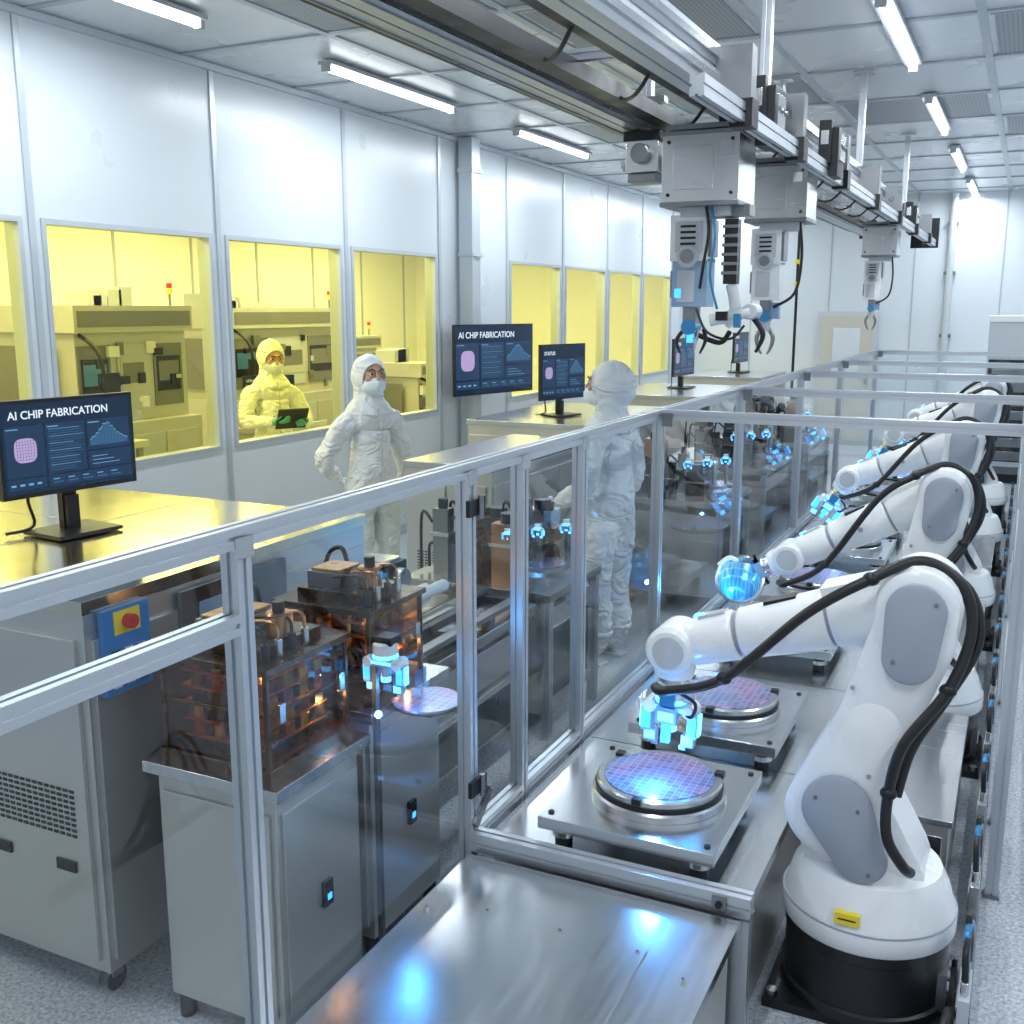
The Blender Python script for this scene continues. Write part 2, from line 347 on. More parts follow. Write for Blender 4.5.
# ------------------------------------------------------------ yellow lithography room
b=B(); b.bx(-10.2,WX-.12,FY,BY,3.3,3.38,YWALL); b.build('ceiling_litho_room')
b=B(); b.bx(-10.3,-10.2,FY,BY,0,3.3,YWALL)
for i in range(14): b.bx(-10.2,-10.19,-1+i*1.35,-.96+i*1.35,0,3.3,SEAM)
b.build('wall_litho_back')
b=B(); b.bx(-10.2,WX-.12,BY,BY+.1,0,3.3,YWALL); b.build('wall_litho_far')
b=B(); b.bx(-10.2,WX-.12,FY-.1,FY,0,3.3,YWALL); b.build('wall_litho_near')
for yy in (1.,5.,9.,13.,):
    for xx in (-6.6,-8.8): area('litho_lamp',(xx,yy+.5,3.27),.5,2.6,84,(1.,.96,.86))
def tool(name,x0,x1,y0,y1,h,m=YMAC,d=YMACD,seed=1):
    r=random.Random(seed); b=B(); w=y1-y0
    b.bx(x0,x1,y0,y1,.08,h*.55,m); b.bx(x0,x1-.12,y0+.05,y1-.03,h*.55,h*.9,m); b.bx(x0+.1,x1-.05,y0,y1,h*.9,h,m)
    b.bx(x1-.05,x1-.045,y0+.03,y1-.03,h*.92,h*.98,d)
    b.bx(x0+.02,x1-.02,y0+.02,y1-.02,0,.08,BLK2)
    n=3
    for i in range(n):
        a=y0+.04+i*(w-.08)/n; c=a+(w-.08)/n-.03
        b.bx(x1,x1+.012,a,c,.14,h*.50,LGREY if i%2 else m); b.bx(x1+.012,x1+.03,c-.05,c-.03,h*.25,h*.38,STEELD)
        b.bx(x1-.12,x1-.11,a+.02,c-.02,h*.6,h*.85,d if i%2==0 else LGREY)
        b.bx(x1-.11,x1-.105,a+.05,c-.05,h*.66,h*.80,BLK2 if i!=1 else m)
        b.bx(x1-.105,x1-.104,a+.07,c-.07,h*.70,h*.78,SCD if i==0 else d)
    for i in range(6): b.bx(x0+.15,x1-.2,y0-.008,y0,h*.2+i*.04,h*.2+i*.04+.015,BLK2)
    b.bx(x0+.1,x1-.3,y0-.01,y0,h*.6,h*.85,d)
    for i in range(5):
        yy=y0+.1+r.random()*(w-.3); b.bx(x0+.2,x0+.45,yy,yy+.15,h,h+.05+.12*r.random(),LGREY)
    for i in range(12):
        yy=y0+.06+r.random()*(w-.2); zz=h*(.56+.27*r.random()); b.bx(x1-.11,x1-.07-.03*r.random(),yy,yy+.04+.08*r.random(),zz,zz+.03+.08*r.random(),r.choice([LGREY,YMACD,STEELD,BLK2,BTN]))
    b.tube([(x1-.15,y0+.1,h*.9),(x1+.05,y0+.15,h*.8),(x1+.03,y0+.2,h*.5)],.015,HOSE)
    b.cyl((x1-.2,y1-.1,h),(x1-.2,y1-.1,h+.12),.01,STEELD)
    for i,mm in enumerate((YEL,RED)): b.cyl((x1-.2,y1-.1,h+.10+.05*i),(x1-.2,y1-.1,h+.145+.05*i),.025,mm)
    b.bx(x1,x1+.03,y0+.15,y0+.35,h*.62,h*.75,BLK2)
    b.build(name,.006)
tool('lithography_machine',-7.7,-6.6,5.95,7.25,2.12,seed=2)
tool('lithography_machine',-8.3,-7.3,8.6,10.6,2.10,seed=3)
tool('lithography_machine',-8.6,-7.5,3.6,5.2,1.9,seed=4)
tool('lithography_machine',-9.6,-8.6,11.6,13.4,1.7,seed=5)
tool('lithography_machine',-6.8,-5.9,10.0,10.5,1.5,seed=6)
b=B()
b.bx(-6.5,-5.75,4.6,5.75,1.10,1.15,YMAC)
for xx in (-6.45,-5.8):
    for yy in (4.65,5.7): b.bx(xx-.02,xx+.02,yy-.02,yy+.02,0,1.1,STEELD)
b.bx(-6.5,-5.75,4.6,5.75,.4,.43,YMAC)
for i in range(5): b.cyl((-6.0,4.75+i*.2,1.15),(-6.0,4.75+i*.2,1.33),.07,COPPER,ch=.01); b.bx(-6.35,-6.2,4.7+i*.2,4.82+i*.2,1.15,1.45,YMAC)
b.build('canister_rack',.003)
b=B()
b.bx(-6.9,-6.3,7.75,8.6,0,.95,YMAC); b.bx(-6.95,-6.25,7.7,8.65,.95,1.0,STEEL); b.bx(-6.29,-6.28,7.85,8.5,.1,.85,YMACD)
b.build('litho_workbench',.005)

# ------------------------------------------------------------ monitors
def monitor(name,loc,rz,w,h,zb,title,stand=True,tsize=None):
    e=empty(name,loc,rz); b=B()
    b.bx(-w/2,w/2,-.012,.016,zb,zb+h,BLACK); b.bx(-w*.3,w*.3,.016,.045,zb+h*.2,zb+h*.8,BLACK)
    m=.012; b.bx(-w/2+m,w/2-m,-.0135,-.012,zb+m*1.4,zb+h-m,SCR)
    if stand:
        b.bx(-.03,.03,.02,.05,.01,zb+h*.5,BLK2); b.bx(-.025,.025,.0,.04,.012,zb*.9,BLK2)
        b.bx(-w*.24,w*.24,-.10,.12,0,.014,BLACK)
        b.tube([(-.05,.06,.3),(-.12,.09,.15),(-.10,.1,.03),(-.2,.12,.012)],.006,HOSE)
    else:
        b.bx(-.1,.1,.045,.12,zb+h*.35,zb+h*.65,STEELD)
    y=-.0145; x0=-w/2+m+.01; x1=w/2-m-.01; H=h
    def r(a,c,d,f,mm,k=0):
        b.bx(x0+(x1-x0)*a,x0+(x1-x0)*c,y-.0004*k,y+.001-.0004*k,zb+H*d,zb+H*f,mm)
    r(0,.29,.22,.74,SCP);r(.31,.62,.22,.74,SCP);r(.64,1,.42,.74,SCP);r(.64,1,.22,.40,SCP)
    r(.31,1,.09,.20,SCP); r(0,.29,.09,.20,SCP)
    cx=.145; yy=y-.0012
    pts=[]; X=x0+(x1-x0)*cx; Zc=zb+H*.49; rr=(x1-x0)*.085
    for i in range(32):
        a=2*math.pi*i/32; c_=math.copysign(abs(math.cos(a))**.6,math.cos(a)); s_=math.copysign(abs(math.sin(a))**.6,math.sin(a)); pts.append((X+rr*c_,yy,Zc+rr*s_))
    b.add(pts,[tuple(range(32))],SCPK)
    for i in range(7):
        q=-rr*.75+i*rr*.25; b.bx(X+q-.0006,X+q+.0006,yy-.0012,yy-.0006,Zc-rr*.85,Zc+rr*.85,SCD); b.bx(X-rr*.85,X+rr*.85,yy-.0012,yy-.0006,Zc+q-.0006,Zc+q+.0006,SCD)
    rn=random.Random(5)
    for i in range(18): r(.33,.52+rn.random()*.09,.68-.025*i,.684-.025*i,SCD if i%3 else SCL,1)
    for i in range(26):
        hh=.05+.17*math.exp(-((i-11)/7)**2)+.02*rn.random(); r(.66+i*.0125,.667+i*.0125,.46,.46+hh,SCD,1)
        r(.66+i*.0125,.6725+i*.0125,.455+hh,.462+hh,SCL,2)
    for i in range(4): r(.02+.065*i,.055+.065*i,.13,.15,SCL,1)
    for i in range(5): r(.34+.12*i,.42+.12*i,.12,.13,SCD,1); r(.34+.12*i,.39+.12*i,.155,.165,SCL,1)
    for i in range(3): r(.67,.9-.05*i,.26+.04*i,.266+.04*i,SCL,1)
    for a in (.01,.32,.65): r(a,a+.09,.705,.715,SCL,1)
    b.build('housing',.0,parent=e,org=(0,0,0))
    text(title,tsize or w*.068,(x0+.03*w,y-.001,zb+H*.81),e,SCW)
    return e
monitor('desktop_monitor',(-3.12,2.725,1.285),math.radians(83),.55,.345,.155,'AI CHIP FABRICATION',tsize=.040)
monitor('wall_display',(-4.88,9.66,1.22),math.radians(76),1.22,.70,.02,'AI CHIP FABRICATION',stand=False,tsize=.085)
monitor('desktop_monitor',(-3.5,8.2,1.205),math.radians(75),.60,.46,.14,'STATUS')
monitor('desktop_monitor',(-3.5,11.7,1.205),math.radians(88),.72,.42,.14,'STATUS')
monitor('desktop_monitor',(-3.63,14.9,1.205),math.radians(88),.72,.42,.14,'STATUS')
monitor('desktop_monitor',(-6.6,8.2,1.0),math.radians(50),.50,.32,.14,'LITHO')

# ------------------------------------------------------------ cabinets
def cabinet(name,x0,x1,y0,y1,h,top=STEEL,vent=True,ndx=2,casters=True,extra=None):
    b=B(); b.bx(x0+.01,x1-.01,y0+.01,y1-.01,.10,h-.04,CABM); b.bx(x0,x1,y0,y1,h-.04,h,top)
    b.bx(x0+.02,x1-.02,y0+.02,y1-.02,h-.07,h-.04,STEELD)
    n=max(1,int((y1-y0)/.5))
    for i in range(n):
        a=y0+.03+i*(y1-y0-.06)/n; c=a+(y1-y0-.06)/n-.012
        b.bx(x1-.01,x1+.003,a,c,.14,h-.12,CABM); b.bx(x1+.003,x1+.018,c-.05,c-.035,h*.5,h*.62,BLK2)
    for i in range(ndx):
        a=x0+.03+i*(x1-x0-.06)/ndx; c=a+(x1-x0-.06)/ndx-.012
        b.bx(a,c,y0-.003,y0+.01,.14,h-.12,CABM)
        k=min(.42,(c-a)-.02)
        b.bx(c-.14,c-.06,y0-.010,y0-.003,h*.33,h*.33+.035,BLK2)
        if k>.40: b.bx(c-.42,c-.34,y0-.010,y0-.003,h*.33,h*.33+.035,BLK2)
        if vent:
            ng=int((k-.06)/.026)
            for q in range(9):
                for g in range(ng): b.bx(c-.04-ng*.026+g*.026,c-.04-ng*.026+g*.026+.018,y0-.006,y0-.002,h*.42+q*.018,h*.42+q*.018+.009,BLK2)
    if casters:
        for xx in (x0+.07,x1-.07):
            for yy in (y0+.07,y1-.07):
                b.cyl((xx-.018,yy,.04),(xx+.018,yy,.04),.04,BLK2,seg=20); b.bx(xx-.025,xx+.025,yy-.02,yy+.02,.05,.10,STEELD)
    if extra: extra(b)
    b.build(name,.004); return b
def ex1(b):
    X=-2.347
    b.bx(X,X+.02,2.10,2.28,.98,1.24,BLUEP); b.bx(X+.02,X+.024,2.14,2.24,1.16,1.23,YEL); b.cyl((X+.02,2.19,1.195),(X+.05,2.19,1.195),.022,RED,seg=20)
    for i in range(3):
        for j in range(3): b.bx(X+.02,X+.025,2.125+i*.05,2.155+i*.05,1.00+j*.045,1.025+j*.045,BTN if (i+j)%3==0 else (LBLUE if (i+j)%3==1 else BLK2))
    b.bx(X,X+.015,2.42,2.95,.95,1.22,STEELD); b.bx(X+.015,X+.018,2.5,2.75,1.0,1.17,LBLUE)
    for i in range(4): b.tube([(X,2.5+i*.13,.9),(X+.06,2.52+i*.13,.85),(X+.07,2.55+i*.13,.6),(X,2.6+i*.13,.5)],.012,HOSE if i%2 else STEELD)
    b.bx(-3.2,-3.195,2.06,3.49,1.2795,1.281,STEELD); b.bx(-3.99,-2.36,2.9,2.905,1.2795,1.281,STEELD)
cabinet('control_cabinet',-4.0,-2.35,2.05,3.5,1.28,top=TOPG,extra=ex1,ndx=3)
cabinet('process_cabinet',-3.32,-2.72,5.35,6.85,1.2)
cabinet('process_cabinet',-4.1,-3.0,7.6,9.4,1.2)
cabinet('process_cabinet',-4.1,-3.0,10.6,12.4,1.2)
cabinet('process_cabinet',-4.2,-3.1,13.9,15.5,1.2)

# ------------------------------------------------------------ etch modules (amber acrylic housings) on stands
def amber(name,x0,x1,y0,y1,z0,z1,tab,chuck=None):
    b=B()
    tx0,tx1,ty0,ty1=tab
    b.bx(tx0,tx1,ty0,ty1,z0-.045,z0-.01,STEEL); b.bx(tx0+.03,tx1-.03,ty0+.03,ty1-.03,.08,z0-.045,CABM)
    b.bx(tx0+.05,tx1-.05,ty0+.02,ty0+.03,.12,z0-.1,CABM); b.bx(tx1-.03,tx1-.02,ty0+.05,ty1-.05,.12,z0-.1,CABM)
    b.bx(tx1-.02,tx1-.005,(ty0+ty1)/2-.02,(ty0+ty1)/2+.02,z0*.45,z0*.45+.08,BLK2); b.bx(tx1-.006,tx1-.003,(ty0+ty1)/2-.01,(ty0+ty1)/2+.01,z0*.45+.02,z0*.45+.04,GLOWS)
    for xx in (tx0+.06,tx1-.06):
        for yy in (ty0+.06,ty1-.06): b.cyl((xx,yy,0),(xx,yy,.08),.025,BLK2,seg=16)
    h=z1-z0; t=.014
    b.pane((x1-.004,y0+t,z0),(x1-.004,y1-t,z1-.03),AMBG); b.pane((x0+.004,y0+t,z0),(x0+.004,y1-t,z1-.03),AMBG)
    b.pane((x0+t,y0+.004,z0),(x1-t,y0+.004,z1-.03),AMBG); b.pane((x0+t,y1-.004,z0),(x1-t,y1-.004,z1-.03),AMBG)
    for xx in (x0,x1-t):
        for yy in (y0,y1-t): b.bx(xx,xx+t,yy,yy+t,z0-.01,z1-.02,COPD)
    b.bx(x0-.01,x1+.01,y0-.01,y1+.01,z1-.03,z1-.012,COPD); b.bx(x0-.008,x1+.008,y0-.008,y1+.008,z0-.012,z0+.02,COPD)
    b.bx(x1-.004,x1+.002,y0+.02,y1-.02,z0+h*.52,z0+h*.555,COPD); b.bx(x0+.02,x1-.02,y0-.002,y0+.004,z0+h*.52,z0+h*.555,COPD)
    yc=(y0+y1)/2; xc=(x0+x1)/2
    for i in range(5):
        z=z0+.05+i*(h-.10)/4.5; b.bx(x0+.04,x1-.05,y0+.04,y1-.04,z,z+.008,COPPER)
        for q in range(4): b.cyl((x0+.08+q*.075,y0+.07,z),(x0+.08+q*.075,y0+.07,z+.045),.022,(COPPER,STEEL,COPD,STEELD)[(q+i)%4],seg=14); b.bx(x1-.085,x1-.05,y0+.07+q*.07,y0+.11+q*.07,z+.01,z+.045,(STEELD,COPPER,STEEL,COPD)[(q+i)%4])
    b.cyl((xc,yc,z0),(xc,yc,z1-.04),.09,COPPER,seg=24); 
    for i in range(8): b.lathe((xc,yc,z0+.03+i*.033),(0,0,1),[(.09,0),(.10,.004),(.10,.010),(.09,.014)],COPD,24)
    for yy in (y0+.05,y1-.05): b.bx(x1,x1+.014,yy-.012,yy+.012,z0+h*.45,z0+h*.62,STEEL)
    b.bx(x0+.05,x1-.05,y0+.05,y1-.06,z1-.012,z1+.02,COPD); b.bx(x0+.07,x0+.20,y0+.08,y1-.10,z1+.02,z1+.07,STEELD); b.bx(x0+.08,x0+.19,y0+.09,y1-.11,z1+.07,z1+.08,COPPER)
    b.cyl((x1-.10,yc,z1+.02),(x1-.10,yc,z1+.09),.04,COPPER,seg=20,ch=.006); b.cyl((x1-.10,yc,z1+.09),(x1-.10,yc,z1+.12),.018,BLK2,seg=12)
    for i in range(4):
        b.cyl((x1-.04,y0+.05+i*.06,z1-.01),(x1-.04,y0+.05+i*.06,z1+.04),.012,STEEL if i%2 else BLK2,seg=12)
        b.tube([(x1-.04,y0+.05+i*.06,z1+.04),(x1-.07,y0+.06+i*.06,z1+.08),(x0+.14,y0+.09+i*.05,z1+.05)],.005,COPPER if i%2 else HOSE,8)
    b.tube([(x0+.1,y1-.05,z1+.04),(x0+.05,y1-.02,z1+.10),(x0-.03,y1,z1+.03),(x0-.04,y1,z0+.05)],.008,HOSE)
    if chuck:
        cx,cy=chuck; b.bx(tx1-.02,cx+.03,cy-.03,cy+.03,z0-.035,z0-.015,STEELD)
        b.lathe((cx,cy,z0-.02),(0,0,1),[(.05,0),(.05,.015),(.108,.017),(.116,.025),(.114,.031),(0,.031)],STEELD,40); b.lathe((cx,cy,z0+.011),(0,0,1),[(.112,0),(.112,.002),(0,.002)],WAFER,48)
    b.build(name,.0015)
    point('chamber_fill_light',(x1-.03,y0+.03,z1-.06),.45,(1.,.8,.55),.008); point('chamber_fill_light',(x1-.03,y1-.06,z0+.10),.3,(1.,.8,.55),.008)  # warm fill lights added inside the housing to make the amber glow
amber('etch_module',-2.14,-1.76,2.12,2.50,.84,1.16,(-2.18,-1.70,2.07,2.52))
amber('etch_module',-2.12,-1.76,2.62,2.94,.88,1.19,(-2.18,-1.72,2.56,3.05),chuck=(-1.605,2.70))
def claw(b,c,s=1.,m=WHITE):
    o=b.M; b.M=o@Matrix.Translation(c)@Matrix.Scale(s,4)
    b.cyl((0,0,.035),(0,0,-.012),.042,m,seg=28,ch=.006); b.lathe((0,0,-.012),(0,0,-1),[(.044,0),(.044,.008)],GLOWB,28); b.bx(-.060,.060,-.026,.026,-.050,-.018,LBLUE)
    b.bx(-.045,.045,-.029,-.026,-.040,-.030,GLOWB)
    for sx in (-1,1):
        b.cyl((sx*.055,-.032,-.036),(sx*.055,.032,-.036),.019,m,seg=18,ch=.004)
        b.bx(sx*.050,sx*.078,-.018,.018,-.112,-.040,LBLUE); b.bx(sx*.036,sx*.070,-.014,.014,-.140,-.108,LBLUE)
        b.bx(sx*.078,sx*.083,-.012,.012,-.105,-.045,GLOWB); b.bx(sx*.052,sx*.076,-.021,-.018,-.104,-.050,GLOWS); b.bx(sx*.038,sx*.066,-.016,-.014,-.134,-.112,GLOWB)
        b.bx(sx*.030,sx*.048,-.009,.009,-.152,-.138,STEEL)
    b.cyl((0,0,-.05),(0,0,-.085),.020,STEEL,seg=18); b.cyl((0,0,-.085),(0,0,-.105),.017,GLOWB,seg=18)
    b.M=o
b=B(); claw(b,(-1.655,2.545,1.09),.9); b.bx(-1.69,-1.62,2.52,2.58,1.115,1.14,BLK2); b.bx(-1.70,-1.64,2.53,2.56,1.12,1.135,STEELD); b.bx(-1.697,-1.682,2.53,2.55,.0,1.13,STEELD)
b.build('transfer_gripper',.002)
b=B(); x0,x1,y0,y1,h=-2.31,-1.98,3.3,4.35,.73
b.bx(x0,x1,y0,y1,h-.05,h,STEEL)
for yy in (y0+.06,y0+.35,y1-.4,y1-.08): b.bx(x0+.04,x1-.04,yy,yy+.05,h,h+.03,BLK2)
for xx in (x0+.03,x1-.08): b.bx(xx,xx+.05,y0+.04,y1-.04,h+.03,h+.055,STEELD)
for xx in (x0+.05,x1-.05):
    for yy in (y0+.05,y1-.05): b.ext((xx,yy,.1),(xx,yy,h-.05)); b.cyl((xx-.018,yy,.04),(xx+.018,yy,.04),.04,BLK2,seg=20); b.bx(xx-.025,xx+.025,yy-.02,yy+.02,.05,.1,STEELD)
b.bx(x0+.05,x1-.05,y0+.05,y1-.05,.18,.42,CABM); b.bx(x1-.05,x1-.04,y0+.1,y1-.1,.2,.40,STEELD); b.bx(x0+.05,x1-.05,y0+.04,y0+.05,.45,.62,CABM); b.bx(x1-.06,x1-.05,y0+.1,y1-.1,.45,.62,CABM)
b.bx(x0+.1,x1-.12,y0+.15,y1-.45,h+.055,h+.09,BLK2); b.bx(x0+.14,x1-.16,y0+.2,y1-.5,h+.09,h+.095,STEELD)
b.build('transfer_table',.003)
b=B(); x0,x1,y0,y1,h=-2.90,-2.40,3.56,4.35,.72
b.bx(x0,x1,y0,y1,h-.05,h,STEEL); b.bx(x0+.03,x1-.03,y0+.03,y1-.03,.08,h-.05,CABM); b.bx(x0+.05,x1-.05,y0+.05,y1-.05,0,.08,BLK2)
b.bx(-2.66,-2.46,3.80,3.98,h+.12,h+.26,BLK2); b.cyl((-2.46,3.89,h+.19),(-2.41,3.89,h+.19),.05,STEELD,ch=.006); b.bx(-2.64,-2.48,3.82,3.96,h+.26,h+.275,STEEL); b.bx(-2.60,-2.52,3.85,3.93,h,h+.12,STEELD)
b.tube([(-2.86,3.62,h+.06),(-2.5,3.72,h+.06),(-2.45,4.3,h+.06)],.03,WHITE,16); b.tube([(-2.86,3.70,h+.03),(-2.6,3.76,h+.03),(-2.55,4.3,h+.03)],.03,WHITE,16)
b.build('camera_inspection_station',.003)
def apparatus(name,x0,x1,y0,y1,h,seed,blue=True):
    r=random.Random(seed); b=B()
    b.bx(x0,x1,y0,y1,h-.04,h,STEEL); b.bx(x0+.04,x1-.04,y0+.04,y1-.04,.12,h-.1,CABM); b.bx(x1-.04,x1-.03,y0+.1,y1-.1,.2,h-.2,STEELD)
    for xx in (x0+.03,x1-.03):
        for yy in (y0+.03,y1-.03): b.ext((xx,yy,.0),(xx,yy,h-.04))
    for i in range(12):
        xx=x0+.1+r.random()*(x1-x0-.3); yy=y0+.08+r.random()*(y1-y0-.25); hh=.1+.3*r.random(); s=.06+.1*r.random()
        m=r.choice([BLK2,STEELD,COPD,STEEL,COPPER])
        b.bx(xx,xx+s,yy,yy+s*.8,h,h+hh,m); b.bx(xx-.01,xx+s+.01,yy-.01,yy+s*.8+.01,h+hh*.6,h+hh*.66,STEEL)
        b.cyl((xx+s/2,yy+s*.4,h+hh),(xx+s/2,yy+s*.4,h+hh+.05),s*.3,BLK2,seg=14)
        b.tube([(xx,yy,h+hh*.8),(xx-.08,yy+.03,h+hh*.9),(xx-.1,yy+.05,h+.02)],.008,HOSE)
    b.lathe((x1-.2,(y0+y1)/2,h),(0,0,1),[(.17,0),(.17,.03),(.15,.05),(.15,.07),(0,.07)],STEELD,36); b.lathe((x1-.2,(y0+y1)/2,h+.07),(0,0,1),[(.13,0),(.13,.002),(0,.002)],WAFER,36)
    if blue:
        for i in range(3): claw(b,(x1-.3+.09*i,y0+.15+.16*i,h+.26),.42); b.bx(x1-.31+.09*i,x1-.29+.09*i,y0+.15+.16*i,y0+.19+.16*i,h,h+.27,STEELD)
    b.build(name,.002)
apparatus('inspection_bench',-2.78,-1.95,4.45,5.12,.75,3)
apparatus('inspection_bench',-2.65,-1.75,6.9,7.7,.8,4)
apparatus('inspection_bench',-2.7,-1.75,8.2,9.3,.85,6)
apparatus('inspection_bench',-2.7,-1.75,10.,11.2,.85,9)

# ------------------------------------------------------------ robot cell: deck
DZ=.45; FX=-1.45
b=B()
b.bx(FX+.035,-.575,.3,2.62,DZ-.03,DZ,DECK); b.bx(FX+.05,-.60,.32,2.60,.0,DZ-.03,CABM)
b.bx(-1.24,-.76,1.25,2.38,DZ,DZ+.006,DECK)
for xx,yy in ((-1.22,1.57),(-.78,1.57),(-1.22,2.36),(-.78,2.36),(-1.38,.6),(-1.38,1.5),(-1.38,2.3),(-.64,1.5),(-.64,2.3),(-1.0,2.36)):
    b.cyl((xx,yy,DZ),(xx,yy,DZ+.008),.008,STEEL,seg=14); b.cyl((xx,yy,DZ+.008),(xx,yy,DZ+.0085),.0035,BLK2,seg=6)
b.build('deck_platform',.002)
b=B()
b.bx(FX+.035,-.575,2.72,12.6,DZ-.04,DZ,DECK)
b.bx(FX+.06,-.60,2.74,12.5,.0,DZ-.04,CABM)
for i in range(10): b.bx(FX+.04,-.58,3.62+i*.95,3.625+i*.95,DZ-.001,DZ+.0006,BLK2)
b.build('stage_bed',.002)
def stage(y,x=-.95):
    b=B(); x0,x1=x-.29,x+.265; D2=DZ+.0008
    b.bx(x0,x1,y-.31,y+.31,DZ+.07,DZ+.11,DECK)
    for xx in (x0+.06,x1-.06):
        for yy in (y-.24,y+.24): b.cyl((xx,yy,D2),(xx,yy,DZ+.07),.028,BLK2,seg=18); b.cyl((xx,yy,DZ+.03),(xx,yy,DZ+.05),.036,STEEL,seg=18)
    for xx in (x0+.03,x1-.03):
        for yy in (y-.27,y+.27): b.cyl((xx,yy,DZ+.11),(xx,yy,DZ+.115),.01,BLK2,seg=12)
    z=DZ+.11
    b.lathe((x,y,z),(0,0,1),[(.215,0),(.215,.022),(.208,.028),(.20,.028)],STEEL,56)
    b.lathe((x,y,z+.02),(0,0,1),[(.205,0),(.205,.022),(.198,.022)],BLK2,56)
    b.lathe((x,y,z+.03),(0,0,1),[(.20,0),(.20,.028),(.195,.033),(0,.033)],STEEL,56)
    b.lathe((x,y,z+.063),(0,0,1),[(.176,0),(.176,.0025),(0,.0025)],WAFER,64)
    for k in range(3):
        a=k*2.09+.5; b.box((x+.197*math.cos(a),y+.197*math.sin(a),z+.06),(.03,.03,.02),BLK2)
    b.build('wafer_stage',.003)
for y in (3.05,3.88,5.05,5.9,7.05,7.95,9.1,10.0,11.2): stage(y)

# ------------------------------------------------------------ fence (one welded enclosure)
TZ=1.635; RXF=.05
b=B()
ys=[.2,1.67,2.68,3.05,3.57,4.5,6.0,7.8,9.6,12.0]
def post(x,y): b.ext((x,y,0),(x,y,TZ-.0225)); b.bx(x-.027,x+.027,y-.03,y+.03,0,.012,STEELD)
for y in ys: post(FX,y)
b.ext((FX,.2,TZ),(FX,12.0,TZ)); b.ext((FX,.2225,1.45),(FX,1.6475,1.45))
for i in range(len(ys)-1):
    a,c=ys[i]+.0225,ys[i+1]-.0225
    if i<2: b.pane((FX,a,.12),(FX,c,TZ-.0225),GLASS); b.ext((FX,a,.10),(FX,c,.10))
    else: b.pane((FX,a,DZ+.05),(FX,c,TZ-.0225),GLASS); b.ext((FX,a,DZ+.025),(FX,c,DZ+.025))
for z in (.62,1.50): b.bx(FX+.022,FX+.035,2.64,2.74,z,z+.05,BLK2); b.cyl((FX+.04,2.70,z-.01),(FX+.04,2.70,z+.06),.009,STEELD,seg=12)
b.box((FX+.03,2.72,.56),(.012,.13,.03),STEELD,Matrix.Rotation(math.radians(40),3,'X'))
for y in ys: b.bx(FX+.0225,FX+.026,y-.028,y+.028,TZ-.045,TZ-.0,STEEL)
for y in (3.9,4.5,6.0,7.8,9.6,12.0): post(RXF,y)
b.ext((RXF,3.9,TZ),(RXF,12.0,TZ)); b.ext((RXF,4.5,1.05),(RXF,12,1.05)); b.ext((RXF,3.9,.45),(RXF,12,.45))
for a,c in ((3.93,4.47),(4.53,5.97),(6.03,7.77),(7.83,9.57),(9.63,11.97)): b.pane((RXF,a,.47),(RXF,c,TZ-.03),GLASS)
for y in (4.5,6.,7.8,9.6,12.0):
    b.ext((FX+.0225,y,TZ),(RXF-.0225,y,TZ)); b.bx(FX+.0225,FX+.07,y-.03,y-.0225,TZ-.05,TZ+.01,STEELD)
    if y>11: b.ext((FX+.0225,y,.5),(RXF-.0225,y,.5)); b.pane((FX+.03,y,.52),(RXF-.03,y,TZ-.02),GLASS)
y=2.67
b.ext((FX+.0225,y,DZ+.025),(-.555,y,DZ+.025),a=.05,b=.06); b.ext((-.578,y,0),(-.578,y,DZ-.005)); b.bx(-.60,-.553,y-.03,y+.03,DZ-.01,DZ-.004,STEELD)
b.bx(-.66,-.62,y-.034,y-.025,DZ+.005,DZ+.045,STEELD); b.cyl((-.64,y-.04,DZ+.025),(-.64,y-.03,DZ+.025),.01,BLK2,seg=12)
b.build('safety_fence')

